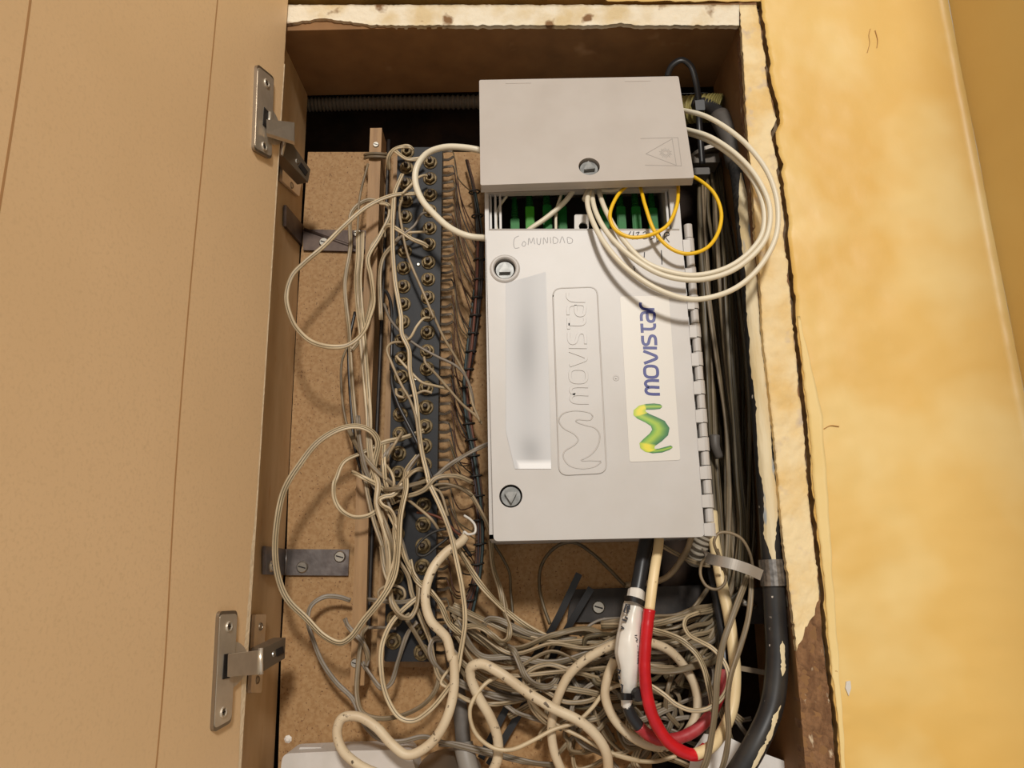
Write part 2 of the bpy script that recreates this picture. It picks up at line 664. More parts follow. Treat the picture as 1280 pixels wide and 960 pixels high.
rows = []
for y in range(395, 1100, 6):
    xa_ = polyline_at(CRACK, y) + 4.5 + 1.5 * nz(y * .08, 3)
    xb_ = 1020 + (y - 395) * .066 + 2.0 * nz(y * .03, 61) + min(0, (y - 520) * .16)
    rows.append([P(xa_ + (max(xb_, xa_ + .5) - xa_) * j / 4, y, -0.0008 + .0002 * nz(y * .1, j)) for j in range(5)])
v, f = grid_skirt(rows, 0.0012)
o_ = link('pale_paint_band', v, f, 'pale_paint', bpy.data.objects['wall_back'], True)
wall_o = bpy.data.objects['wall_back']
for pl in ([(1084, 66), (1087, 54), (1086, 44), (1088, 36)], [(1094, 38), (1097, 50), (1096, 60)], [(1040, 840), (1046, 839), (1048, 844)], [(1030, 536), (1038, 532), (1049, 533)]):
    v, f = ribbon_geo(catmull([P(x, y, -.0006) for x, y in pl], 4), (0, -1, 0), .0005, .0002, .001)
    link('scratch_mark', v, f, 'wall_scratch', wall_o)
v, f = prism_geo([P(x, y, -.0010) for x, y in ((1058, 852), (1063, 851), (1064, 860), (1061, 870), (1057, 860))], (0, .0012, 0))
link('paint_chip', v, f, 'sticker_white', wall_o)
# perpendicular wall on the right
a, b = P(corner_x(-260), -260, 0), P(corner_x(1290), 1290, 0)
rows = []
for i in range(30):
    p = a.lerp(b, i / 29)
    rows.append([Vector((p.x + 0.0004 * (1 - math.exp(-j)) + 0.0008 * nz(i * .5, j * .4), 0.0 - j * 0.03, p.z)) for j in range(30)])
v, f = grid_skirt(rows, 0.001)
struct('wall_right', v, f[:29 * 29], 'yellow_paint_side', True)

# masonry core seen at the bottom of the crack
core = MB()
rows = []
for y in range(-20, 1070, 12):
    x = polyline_at(CRACK, y)
    rows.append([P(x + dx, y, 0.0065 + 0.0025 * nz(y * .05, dx * .1)) for dx in (-14, -8, -3, 2, 7, 14)])
v, f = grid_skirt(rows, 0.03)
core.add(v, f)
rows = []
for x in range(350, 972, 12):
    rows.append([P(x, y, 0.0065 + 0.002 * nz(x * .05, y * .1)) for y in (14, 9, 4, 0, -6, -14)])
v, f = grid_skirt(rows, 0.03)
core.add(v, f)
core.build('trim_3', 'masonry')['kind'] = 'structure'

# niche behind the cabinet boards
xa, xb = P(345, 500, .0825).x - 0.03, P(960, 500, .0825).x + 0.03
za, zc = P(640, 1060, 0.08).z - 0.02, P(640, 30, 0).z + 0.03
yb, yf = 0.135, 0.02
nic = MB()
rows = [[Vector((xa + (xb - xa) * i / 24, yb + 0.006 * nz(i * .5, j * .5), za + (zc - za) * j / 24)) for i in range(25)] for j in range(25)]
v, f = grid_skirt(rows, 0.0)
nic.add(v, f[:24 * 24])
nic.add([(xa, yf, za), (xa, yb, za), (xa, yb, zc), (xa, yf, zc)], [(0, 1, 2, 3)])
nic.add([(xb, yf, za), (xb, yb, za), (xb, yb, zc), (xb, yf, zc)], [(3, 2, 1, 0)])
nic.add([(xa, yf, zc), (xb, yf, zc), (xb, yb, zc), (xa, yb, zc)], [(0, 1, 2, 3)])
nic.add([(xa, yf, za), (xb, yf, za), (xb, yb, za), (xa, yb, za)], [(3, 2, 1, 0)])
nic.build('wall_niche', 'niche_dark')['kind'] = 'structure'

# plaster-covered frame edge: right (plaster over raw wood) and top
def edge_strip_v(y0, y1, Y, inset, mid=None, cols=9, step=4, amp=0.0006, bottom=None):
    rows = []
    y = y0
    while y <= y1:
        xl = polyline_at(INNER, y) + inset + 1.0 * nz(y * .15, 1) + 0.7 * nz(y * .6, 8)
        xr = polyline_at(CRACK, y) - 3.2 + 1.6 * nz(y * .09, 11) + 1.0 * nz(y * .4, 13)
        r = []
        for j in range(cols):
            t = j / (cols - 1)
            yy = y
            if bottom:
                yb_ = bottom(t)
                yy = y0 + (y - y0) * (yb_ - y0) / (y1 - y0)
                xl2 = polyline_at(INNER, yy) + inset + 1.4 * nz(yy * .15, 1) + 1.5 * nz(yy * .45, 8)
                xr2 = polyline_at(CRACK, yy) - 3.4 + 2.6 * nz(yy * .05, 11) + 1.8 * nz(yy * .3, 13)
                x = xl2 + (xr2 - xl2) * t
            else:
                x = xl + (xr - xl) * t
            r.append(P(x, yy, Y + amp * 1.6 * nz(x * .09, yy * .07, 3) + amp * 1.3 * nz(x * .3, yy * .22, 5)))
        rows.append(r)
        y += step
    return rows


v, f = grid_skirt(edge_strip_v(3, 1050, 0.0012, 0.0), 0.012)
struct('trim_2', v, f, 'raw_wood')
plaster_bottom = lambda t: 816 - 64 * t + 7 * nz(t * 6, 2) + 4 * nz(t * 17, 4)
v, f = grid_skirt(edge_strip_v(6, 800, -0.0012, 0.6, cols=13, bottom=plaster_bottom), 0.004)
struct('trim_1', v, f, 'plaster', True)

rows = []
for x in range(354, 927, 3):
    r = []
    yt = 6.0 + 1.0 * nz(x * .06, 21) + .8 * nz(x * .3, 22)
    wear = max(0.0, 1 - abs(x - 405) / 62.0) * 9 + max(0.0, 1 - abs(x - 775) / 20.0) * 3
    yb_ = 31.5 - wear + 1.4 * nz(x * .12, 23) + 1.2 * nz(x * .5, 24)
    for j in range(8):
        t = j / 7
        y = yt + (yb_ - yt) * t
        r.append(P(x, y, -0.0012 + 0.0006 * nz(x * .12, y * .14, 3) + 0.0005 * nz(x * .4, y * .3, 5)))
    rows.append(r)
v, f = grid_skirt(rows, 0.004)
struct('trim_4', v, f, 'plaster_white', True)

# ================================================================== CABINET
cab = thing('wall_cabinet', 'brown fibreboard cabinet sunk in the yellow wall, its wide door swung open to the left', 'cabinet',
            P(640, 1050, 0.03))


def slab(pts, ext, name, material, parent=cab, **k):
    v, f = prism_geo(pts, ext)
    return link(name, v, f, material, parent, **k)


# top panel
zt0 = P(640, 30.5, 0).z
xL0, xR0 = P(362, 60, 0.0).x - 0.004, P(926, 35, 0).x
top_pts = [Vector((xL0 - .02, 0.0015, zt0)), Vector((xR0 + 0.012, 0.0015, zt0)), Vector((xR0 + 0.012, 0.0825, zt0)), Vector((xL0 - .02, 0.0825, zt0))]
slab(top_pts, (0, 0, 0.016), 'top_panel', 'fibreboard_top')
# left side panel
bL, tL = P(342, 960, .0825), P(384, 128, .0825)
xside = (bL.x + tL.x) / 2
zlow = P(640, 1050, 0.0).z
lb, lt = bL.lerp(tL, (zlow - bL.z) / (tL.z - bL.z)), tL.copy()
lt.z = zt0
lb.z = zlow
fL = lambda p: Vector((p.x - 0.0015, 0.0015, p.z))
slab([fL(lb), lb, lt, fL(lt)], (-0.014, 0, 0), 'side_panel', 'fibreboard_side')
# right side panel
rt, rb = P(926, 35, 0.0015), P(1007, 960, 0.0015)
rt2 = rt.copy(); rt2.z = zt0
rb2 = rt.lerp(rb, (zlow - rt.z) / (rb.z - rt.z)); rb2.z = zlow
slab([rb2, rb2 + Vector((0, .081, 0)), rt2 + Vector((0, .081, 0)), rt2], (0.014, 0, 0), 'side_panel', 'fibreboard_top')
# bottom panel
slab([Vector((lb.x, 0.0015, zlow)), Vector((rb2.x, 0.0015, zlow)), Vector((rb2.x, 0.0825, zlow)), Vector((lb.x, 0.0825, zlow))], (0, 0, -0.016),
     'bottom_panel', 'fibreboard_side')
# chipboard back
bk = [(385, 190), (372, 380), (361, 600), (358, 700), (352, 800), (347.5, 962), (344, 1040), (815, 1040), (815, 960), (805, 700), (830, 190)]
v, f = prism_geo([P(x, y, .0825) for x, y in bk], (0, .012, 0))
link('back_board', v, f, 'chipboard', cab)
v, f = disc_geo(P(360, 924, .0825), (0, -1, 0), .0028, .0012, 7, .0012)
link('glue_blob', v, f, 'closure_white', cab)

# door
DA, DB = P(360, 0, -0.004), P(300, 960, -0.004)
dz = (DA - DB).normalized()
DANG = math.radians(12)
dd = Vector((-math.sin(DANG), -math.cos(DANG), 0))
dd = (dd - dz * dd.dot(dz)).normalized()
dn = dz.cross(dd)          # candidate normal
if dn.x < 0:
    dn = -dn
PD = lambda x, y, off=0.0: PPL(x, y, DA + dn * off, dn)
d_top, d_bot = DA + dz * 0.05, DB - dz * 0.06
W = 0.36
jag_n = 120
edge = []
for i in range(jag_n + 1):
    p = d_bot.lerp(d_top, i / jag_n)
    edge.append(p + dd * (0.0006 * nz(i * .6, 31) + 0.0005 * nz(i * 2.1, 33)))
loop = edge + [d_top + dd * W, d_bot + dd * W]
v, f = prism_geo(loop, -dn * 0.016)
door = link('door', v, f, 'fibreboard_door', cab)
for pl in ([(40, -20), (38, 0), (22, 115), (4, 230), (-14, 340)], [(274, -20), (272, 0), (256, 170), (236, 380), (219, 600), (206, 830), (195, 960), (190, 1000)]):
    pts = catmull([PD(x, y) for x, y in pl], 6)
    v, f = ribbon_geo(pts, dn, 0.0014, 0.00006)
    link('pencil_line', v, f, 'pencil_brown', door)
# chipped pale edge of the door
rows = []
for i in range(90):
    t = i / 89
    y = 80 + t * 900
    p = PD(360 - 60 * y / 960, y)
    w = 0.0005 + 0.0005 * nz(i * .35, 41) + (0.0030 * math.exp(-((y - 840) / 110) ** 2)) + (0.0016 * math.exp(-((y - 690) / 40) ** 2))
    w = max(w, 0.0002)
    rows.append((p + dd * w * 1.3 + dn * 0.0002, p - dd * 0.0006 + dn * 0.0004, p - dd * 0.001 - dn * w * .8))
v, f = [], []
for r in rows:
    v += list(r)
for i in range(89):
    for j in range(2):
        f.append((i * 3 + j, i * 3 + j + 1, i * 3 + j + 4, i * 3 + j + 3))
link('chipped_edge', v, f, 'pale_chip', door)

SN = Vector((1, 0, 0))      # left side panel normal


def PS(x, y, off=0.0):
    """point over the left side panel"""
    n = (lt - lb).cross(Vector((0, 1, 0)))
    n = n if n.x > 0 else -n
    n.normalize()
    return PPL(x, y, lb + n * off, n)


def cross_screw(parent, c, n, r=0.003, name='screw', material='screw_steel', slot=True, cross=False):
    v, f = disc_geo(c, n, r, r * .35, 14, r * .78)
    o = link(name, v, f, material, parent)
    n = Vector(n).normalized()
    a = n.cross(Vector((0.3, 0.2, 1))).normalized()
    b = n.cross(a)
    mb = MB()
    top = Vector(c) + n * r * .36
    mb.add(*box_geo(top, a * r * .62, n * r * .04, b * r * .1))
    if cross:
        mb.add(*box_geo(top, b * r * .62, n * r * .04, a * r * .1))
    if slot and parent is not None and parent.parent is None:
        mb.build('screw_slot', 'slot_dark', o)
    return o


def hinge(plate_px, cup_c, arm_px, block_px, base_px, screws, off_arm):
    """plate on the door, cup, cranked arm, mounting block and wing plate on the side panel"""
    corners = [PD(x, y, 0.0) for x, y in plate_px]
    v, f = prism_geo(round_poly(corners, 0.0035, 5), dn * 0.0022)
    h = link('hinge', v, f, 'nickel_dark', cab)
    v, f = prism_geo([p + dn * 0.0022 for p in round_poly([Vector(c) + (sum(corners, Vector()) / 4 - c) * .06 for c in corners], 0.0032, 5)], dn * 0.0003)
    link('plate_face', v, f, 'nickel', h)
    for sx, sy in screws:
        c = PD(sx, sy, 0.0024)
        v, f = ring_geo(c, dn, .0032, .0022, .0009, 16)
        link('screw_collar', v, f, 'nickel', h)
        mb = MB().add(*disc_geo(c, dn, .0023, .0004, 12, .0019))
        a = dz
        b = dd
        mb.build('screw', 'screw_steel', h)
        mb = MB()
        mb.add(*box_geo(c + dn * .0005, a * .0015, dn * .0002, b * .0003))
        mb.add(*box_geo(c + dn * .0005, b * .0015, dn * .0002, a * .0003))
        mb.build('screw_slot', 'slot_dark', h)
    # cup: half disc bulging towards the hinge edge, with dark pocket
    cc = PD(*cup_c)
    up = dz
    pts = []
    for i in range(17):
        a = math.radians(-90 + 180 * i / 16)
        pts.append(cc - dd * (math.cos(a) * 0.021) + up * (math.sin(a) * 0.0135))
    v, f = prism_geo(pts, dn * 0.0019)
    link('hinge_cup', v, f, 'nickel', h)
    v, f = box_geo(cc + dn * 0.0026 + dd * 0.003, dd * 0.0035, dn * 0.0004, up * 0.0068)
    link('cup_pocket', v, f, 'slot_dark', h)
    v, f = sweep_geo([cc + dn * 0.004 - up * 0.006 + dd * .001, cc + dn * 0.004 + up * 0.006 + dd * .001], circle_profile(0.0011, 10))
    link('hinge_pin', v, f, 'nickel', h, smooth=True)
    # arm: prism between a front quad (px over door) and the side block
    (a0, a1, a2, a3), y0, y1 = arm_px
    q = [PD(*a0, .0055), P(*a1, y1), P(*a2, y1), PD(*a3, .0055)]
    v, f = prism_geo(q, Vector((-0.001, 0.0045, 0)))
    link('hinge_arm', v, f, 'nickel', h)
    # block on side panel
    blk, yb0, yb1 = block_px
    n = len(blk)
    q = [P(x, y, yb0 + (yb1 - yb0) * s) for (x, y, s) in blk]
    v, f = prism_geo(q, Vector((-0.009, 0.003, 0)))
    link('mounting_block', v, f, 'nickel_dark', h)
    c = sum(q, Vector()) / n
    e1 = (q[1] - q[0]).normalized()
    nn = (q[1] - q[0]).cross(q[2] - q[1]).normalized()
    if nn.x < 0:
        nn = -nn
    e2 = nn.cross(e1).normalized()
    L = (q[1] - q[0]).length
    v, f = box_geo(c + e1 * L * .25 + nn * .0003, e1 * L * .14, nn * .0004, e2 * .0022)
    link('slot_window', v, f, 'slot_dark', h)
    v, f = disc_geo(c + e1 * L * .02, nn, .0019, .0006, 12, .0015)
    link('screw', v, f, 'screw_steel', h)
    v, f = sweep_geo([q[0] + e2 * .001, q[3] - e2 * .001], circle_profile(0.0016, 10))
    link('pivot', v, f, 'nickel', h, smooth=True)
    # wing plate
    w = [PS(x, y, 0.0) for x, y in base_px]
    v, f = prism_geo(round_poly(w, 0.0022, 4), Vector((0.0022, 0, 0)))
    link('wing_plate', v, f, 'nickel', h)
    for t in (.16, .84):
        c = (w[0] + w[1]) / 2 * (1 - t) + (w[2] + w[3]) / 2 * t + Vector((.0023, 0, 0))
        v, f = ring_geo(c, (1, -.2, 0), .0028, .0018, .0006, 14)
        link('screw_collar', v, f, 'nickel_dark', h)
        v, f = disc_geo(c, (1, -.2, 0), .0017, .0004, 10)
        link('screw', v, f, 'screw_steel', h)
    return h


hinge([(318, 80), (339, 97), (336, 200), (314, 188)], (331, 152), (((333, 149), (368, 153), (368, 177), (333, 166)), -0.018, 0.004),
      ([(357, 168, 0), (388, 212, 1), (385, 228, 1), (352, 193, 0)], 0.004, 0.032), [(351, 192), (374, 222), (371, 246), (349, 226)],
      [(333, 104), (330, 183)], 0.006)
hinge([(270, 764), (293, 763), (285, 903), (262, 916)], (282, 832), (((285, 818), (326, 813), (325, 843), (284, 846)), -0.018, 0.006),
      ([(326, 812, 0), (357, 797, 1), (356, 823, 1), (326, 841, 0)], 0.006, 0.03), [(315, 768), (329, 768), (323, 866), (309, 866)],
      [(286, 783), (279, 890)], 0.006)

# ================================================================== METAL BRACKETS
def steel_bracket(name, label, board_px, side_px, material, screws_b, screws_s, Y=.080):
    fb = [P(x, y, Y) for x, y in board_px]
    root = thing(name, label, 'bracket', base_of(fb))
    v, f = prism_geo(fb, (0, .0024, 0))
    link('board_leg', v, f, material, root)
    if side_px:
        fs = [PS(x, y, 0.0022) for x, y in side_px]
        v, f = prism_geo(fs, (-0.0022, 0, 0))
        link('side_leg', v, f, material, root)
        # bend
        v, f = sweep_geo([fb[0] + Vector((0.0005, .0012, 0)), fb[3] + Vector((0.0005, .0012, 0))], circle_profile(0.0018, 8))
        link('bend', v, f, material, root, smooth=True)
    for x, y, r in screws_b:
        cross_screw(root, P(x, y, Y), (0, -1, 0), r)
    for x, y, r in screws_s:
        cross_screw(root, PS(x, y, .0022), (1, 0, 0), r)
    return root


steel_bracket('steel_bracket', 'brown rusted angle bracket on the chipboard below the upper hinge', ZA((196, 506), (518, 512), (505, 545), (512, 618), (196, 610)),
              ZA((112, 385), (212, 505), (214, 612), (110, 490)), 'bracket_brown', [(405, 303, .0042), (447, 292, .0036)], [])
steel_bracket('steel_bracket', 'bare grey steel angle bracket on the chipboard above the lower hinge', ZC((108, 345), (425, 347), (420, 478), (100, 476)),
              ZC((8, 330), (108, 345), (100, 476), (8, 472)), 'bracket_steel', [(378, 709, .0045), (425, 696, .0045)], [(339, 708, .004)])
steel_bracket('steel_bracket', 'dark steel bracket plate on the board under the grey box', [(714, 737), (886, 731), (886, 776), (709, 778)], None,
              'bracket_dark', [(748, 759, .005)], [], .079)
pr = [(940, 735), (960, 735), (960, 780), (938, 780)]
q = [P(x, y, .05) for x, y in pr]
br = thing('steel_bracket', 'small dark bracket on the right cabinet side behind the thick black cable', 'bracket', base_of(q))
v, f = prism_geo(q, (.004, .02, 0)); link('plate', v, f, 'bracket_dark', br)
v, f = sweep_geo([P(928, 753, .045), P(944, 757, .05)], circle_profile(.0022, 10)); link('bolt', v, f, 'screw_steel', br, smooth=True)
tag(link('wooden_peg', *sweep_geo([P(925, 835, .05), P(958, 841, .045)], [(-.0016, -.0022), (.0016, -.0022), (.0016, .0022), (-.0016, .0022)]), 'wire_old'),
    'short pale wooden stick poking out by the right cabinet side', 'stick')

# ================================================================== BATTEN AND TERMINAL BLOCK
bt = [P(x, y, .060) for x, y in ((461, 160), (479, 160), (463, 480), (463, 600), (460, 700), (455, 857), (438, 857), (441, 700), (447, 480))]
batten = thing('wooden_batten', 'long brown wooden batten upright left of the black terminal block', 'batten', base_of(bt))
ax = [P(470, 160, .06), P(463.5, 330, .06), P(457, 480, .06), P(451, 700, .06), P(446.5, 857, .06)]
wv = .0048
prof = [(-wv, -.0), (wv, -.0), (wv, .022), (-wv, .022)]
pl = ax
v = []
for p in pl:
    for dx, dy in ((-wv, 0), (wv, 0), (wv, .022), (-wv, .022)):
        v.append(p + Vector((dx, dy, 0)))
f = []
for i in range(len(pl) - 1):
    for j in range(4):
        f.append((i * 4 + j, i * 4 + (j + 1) % 4, (i + 1) * 4 + (j + 1) % 4, (i + 1) * 4 + j))
f += [(0, 1, 2, 3), tuple(range(len(v) - 4, len(v)))[::-1]]
link('wood_strip', v, f, 'batten_wood', batten)
cross_screw(batten, P(470, 181, .06), (0, -1, 0), .0027)
cross_screw(batten, P(444, 829, .06), (0, -1, 0), .0034)
# cord turns round the batten top
for dy in (-2, 2):
    pts = [P(456, 196 + dy, .072), P(458, 195 + dy, .060), P(464, 194 + dy, .0575), P(474, 194 + dy, .0575), P(482, 195 + dy, .060), P(484, 197 + dy, .07)]
    v, f = sweep_geo(catmull(pts, 5), circle_profile(.0013, 7))
    tag(link('cord_turn', v, f, 'wire_old', None, True), 'loop of old beige wire tied round the batten top, ' + ('upper turn' if dy < 0 else 'lower turn'), 'wire')
# thin dark metal rod right of the batten
v, f = sweep_geo(catmull([P(486, 175, .066), P(478, 380, .066), P(470, 560, .066), P(463, 720, .066), P(461, 785, .066)], 5), circle_profile(.0014, 7))
tag(link('metal_rod', v, f, 'bracket_dark', None, True), 'thin dark rod running down beside the wooden batten', 'rod')

TBL = [(497, 184), (553, 184), (543, 827), (480, 827)]
tb = thing('terminal_block', 'long black terminal block with two columns of brass nuts', 'terminal block', base_of([P(x, y, .06) for x, y in TBL]))
v, f = prism_geo(round_poly([P(x, y, .056) for x, y in TBL], .0015, 2), (0, .011, 0))
link('block_body', v, f, 'block_black', tb)
v, f = prism_geo([P(x, y, .068) for x, y in ((492, 196), (549, 196), (541, 834), (470, 834))], (0, .0135, 0))
link('wooden_base', v, f, 'batten_wood', tb)
for x, y in ((520, 474), (523, 331)):
    v, f = disc_geo(P(x, y, .056), (0, -1, 0), .0018, .0012, 10, .001)
    link('fixing_screw', v, f, 'screw_steel', tb)


def nut_meshes():
    seg = 6
    hexr = .0044
    def lathe(prof, seg):
        v, f = [], []
        for r, z in prof:
            for i in range(seg):
                a = 2 * math.pi * i / seg
                v.append((r * math.cos(a), z, r * math.sin(a)))
        for k in range(len(prof) - 1):
            for i in range(seg):
                f.append((k * seg + i, k * seg + (i + 1) % seg, (k + 1) * seg + (i + 1) % seg, (k + 1) * seg + i))
        f.append(tuple(range((len(prof) - 1) * seg, len(prof) * seg)))
        return v, f
    out = []
    for nm, (v, f), mt in (('terminal_nut', lathe([(hexr, -.001), (hexr, -.0034), (hexr * .82, -.0042), (.0018, -.0042)], 6), 'aged_brass'),
                           ('washer', lathe([(.0056, 0), (.0056, -.0008), (.0050, -.0011), (.003, -.0011)], 18), 'aged_brass'),
                           ('stud', lathe([(.0017, -.003), (.0017, -.0072), (.0012, -.0078)], 10), 'dark_stud')):
        me = bpy.data.meshes.new(nm)
        me.from_pydata(v, [], f)
        me.materials.append(M[mt])
        out.append(me)
    return out


NUT, WASHER, STUD = nut_meshes()
NUTS = []
for (x0, y0), (x1, y1), nn_ in (((509.5, 190), (492.5, 801), 27), ((538.5, 203), (526.5, 816), 27)):
    a, b = P(x0, y0, .056), P(x1, y1, .056)
    for i in range(nn_):
        p = a.lerp(b, i / (nn_ - 1)) + Vector((random.uniform(-.0004, .0004), 0, random.uniform(-.0005, .0005)))
        nut = bpy.data.objects.new('terminal_nut', NUT)
        COL.objects.link(nut)
        nut.parent = tb
        nut.location = p - tb.location
        nut.rotation_euler = (0, random.uniform(0, 1), 0)
        for nm, me in (('washer', WASHER), ('stud', STUD)):
            c = bpy.data.objects.new(nm, me)
            COL.objects.link(c)
            c.parent = nut
        NUTS.append(p)
# solder tags at the right edge
TAGS = []
a, b = P(553, 190, .063), P(543, 815, .063)
for i in range(56):
    p = a.lerp(b, i / 55)
    k = i % 2
    L = .0088 + (.0012 if k else 0) + random.uniform(-.001, .001)
    dzv = random.uniform(-.0008, .0008)
    pts = [p, p + Vector((L * .55, -.001, (-.0006 if k else .0002))), p + Vector((L, -.0012 - .0006 * k, dzv + (.0012 if k else 0)))]
    v, f = sweep_geo(catmull(pts, 3), [(-.0010, -.0003), (.0010, -.0003), (.0010, .0003), (-.0010, .0003)])
    link('solder_tag', v, f, 'tag_metal', tb)
    TAGS.append(pts[-1])

# harness of thin coloured wires right of the tags
HP = [(583, 200), (593, 240), (600, 300), (598, 350), (594, 395), (588, 440), (582, 485), (586, 530), (592, 570), (598, 620), (600, 680), (594, 730), (580, 770), (572, 800)]
hz = thing('wire_harness', 'laced harness of thin dark brown and red wires beside the solder tags', 'harness', base_of([P(x, y, .07) for x, y in HP]))
hmats = ['harness_brown', 'harness_rust', 'harness_dark', 'harness_teal', 'harness_brown', 'harness_violet', 'harness_dark']
for i in range(16):
    ph = random.uniform(0, 6.28)
    ra = random.uniform(.3, 1.0)
    pts = []
    for k, (x, y) in enumerate(HP):
        sp = 4.5 if 1 < k < 12 else (2.0 if k < 2 else 9)
        an = ph + k * .35
        pts.append(P(x + sp * ra * math.cos(an) + random.uniform(-1, 1), y, .070 + .0028 * ra * math.sin(an)))
    n0 = 0 if i < 3 else random.choice((1, 2, 2, 3))
    v, f = sweep_geo(catmull(pts[n0:], 5), circle_profile(random.choice((.0007, .0009, .0011)), 6))
    link('harness_wire', v, f, hmats[i % 7], hz, True)
for k in range(1, 12):
    for t in (0, .5):
        x = HP[k][0] * (1 - t) + HP[k + 1][0] * t
        y = HP[k][1] * (1 - t) + HP[k + 1][1] * t
        c = P(x, y, .07)
        pts = [c + Vector((.0044 * math.cos(q_), .0042 * math.sin(q_), .0006 * math.sin(q_ + 1))) for q_ in [i * 6.2832 / 12 for i in range(13)]]
        v, f = sweep_geo(pts, circle_profile(.0007, 5), ref=Vector((0, 0, 1)))
        link('lacing', v, f, 'harness_dark', hz, True)
for i, tpos in enumerate(TAGS):
    k = 1 + (i / 55) * 11.5 + random.uniform(0, 1.0)
    k = min(k, 12.4)
    i0 = int(k)
    t = k - i0
    x = HP[i0][0] * (1 - t) + HP[i0 + 1][0] * t
    y = HP[i0][1] * (1 - t) + HP[i0 + 1][1] * t
    e = P(x - 3, y, .069)
    sag = random.uniform(.004, .014)
    mid = tpos.lerp(e, .45) + Vector((random.uniform(-.003, .002), random.uniform(-.006, .002), -sag))
    v, f = sweep_geo(catmull([tpos, tpos + Vector((.001, -.001, -.003)), mid, e], 6), circle_profile(.0005, 5))
    link('lead_wire', v, f, random.choice(['harness_brown', 'harness_dark', 'harness_brown', 'wire_dim']), hz, True)

# ================================================================== GREY DISTRIBUTION BOX
FY = 0.0
XL, XR = P(609, 480, FY).x, P(868, 480, FY).x
BZT, BZB = P(725, 104, FY).z, P(750, 671, FY).z
zs_t, zs_b = P(730, 239, FY).z, P(730, 292, FY).z
box = thing('distribution_box', 'grey plastic fibre distribution box with raised top flap, hinged lower door and blue lettered sticker', 'distribution box',
            ((XL + XR) / 2, .04, BZB))
BD = .079
th = .0028
mb = MB()
mb.add(*box_geo(((XL + XR) / 2, BD, (BZT + BZB) / 2), ((XR - XL) / 2, 0, 0), (0, .0015, 0), (0, 0, (BZT - BZB) / 2)))
mb.add(*box_geo((XL + th / 2, BD / 2, (BZT + BZB) / 2), (th / 2, 0, 0), (0, BD / 2, 0), (0, 0, (BZT - BZB) / 2)))
mb.add(*box_geo((XR - .0035, BD / 2, (BZT + BZB) / 2), (.0035, 0, 0), (0, BD / 2, 0), (0, 0, (BZT - BZB) / 2)))
for zz in (BZT - th / 2, BZB + th / 2):
    mb.add(*box_geo(((XL + XR) / 2, BD / 2, zz), ((XR - XL) / 2, 0, 0), (0, BD / 2, 0), (0, 0, th / 2)))
mb.build('box_body', 'grey_plastic', box)
# inside of the open slot
mb = MB()
mb.add(*box_geo(((XL + XR) / 2, .036, (zs_t + zs_b) / 2), ((XR - XL) / 2 - .008, 0, 0), (0, .001, 0), (0, 0, .03)))
mb.build('slot_back', 'inside_dark', box)
for x in (XL + .004, XL + .0075, XL + .011, XR - .0085):
    link('slot_rib', *box_geo((x, .012, (zs_t + zs_b) / 2), (.0008, 0, 0), (0, .009, 0), (0, 0, .026)), 'grey_plastic', box)
mb = MB().add(*box_geo(((XL + XR) / 2, .002, zs_t + .0022), ((XR - XL) / 2 - .001, 0, 0), (0, .003, 0), (0, 0, .0022)))
mb.add(*box_geo(((XL + XR) / 2, -.003, zs_t + .0042), ((XR - XL) / 2 + .001, 0, 0), (0, .002, 0), (0, 0, .0012)))
mb.build('header_bar', 'grey_plastic_flap', box)
# small grey tab with a hole
tabl = round_poly([P(718, 296, .006), P(736, 296, .006), P(736, 268, .006), P(718, 268, .006)], .0015, 3)
hc = P(729, 283, .006)
v, f = plate_with_holes(tabl, [[hc + Vector((.0032 * math.cos(a * .5236), 0, .0032 * math.sin(a * .5236))) for a in range(12)]], (0, .0018, 0))
link('cable_tab', v, f, 'paper_white', box)

# lower door
DY = -.0065
n_door = Vector((0, -1, 0))
dl = round_poly([P(607.5, 287, DY), P(852, 287, DY), P(881, 671, DY), P(617, 676.5, DY)], .0032, 5)
L1, L2 = P(631, 336, DY), P(638.5, 620, DY)
lr = .0074


def circ(c, r, n=28, a=Vector((1, 0, 0)), b=Vector((0, 0, 1))):
    return [c + a * (r * math.cos(2 * math.pi * i / n)) + b * (r * math.sin(2 * math.pi * i / n)) for i in range(n)]


v, f = plate_with_holes(dl, [circ(L1, lr), circ(L2, lr)], (0, .0055, 0))
ldoor = link('lower_door', v, f, 'grey_plastic', box)
# bevel lip along the top of the door
v, f = sweep_geo([P(611, 287.5, DY + .0006), P(849, 287.5, DY + .0006)], circle_profile(.0009, 8))
link('door_lip', v, f, 'grey_plastic', ldoor, True)


def lock(parent, c, n, up, rot, r, collar, name='lock'):
    c, n, up = Vector(c), Vector(n).normalized(), Vector(up).normalized()
    rt_ = up.cross(n).normalized()
    v, f = disc_geo(c - n * .0052, n, r * .99, .0004, 24)
    o = link(name, v, f, 'slot_dark', parent)
    v, f = disc_geo(c - n * .0048, n, r * .86, .0022, 24, r * .84)
    link('lock_disc', v, f, 'lock_metal', o) if parent.parent is None else link('lock_disc', v, f, 'lock_metal', parent)
    tri = []
    for k in range(3):
        a = math.radians(90 + rot + 120 * k)
        tri.append(c - n * .0026 + (rt_ * math.cos(a) + up * math.sin(a)) * r * .66)
    v, f = prism_geo(round_poly(tri, r * .14, 3), n * .0030)
    link('triangle_key', v, f, 'lock_metal', o if parent.parent is None else parent)
    if collar:
        v, f = ring_geo(c, n, r * 1.42, r * 1.0, .0014)
        link('lock_collar', v, f, 'grey_plastic', o if parent.parent is None else parent, True)
    return o


lock(ldoor, L1, n_door, (0, 0, 1), 0, lr, True)
lock(ldoor, L2, n_door, (0, 0, 1), 182, lr, False)

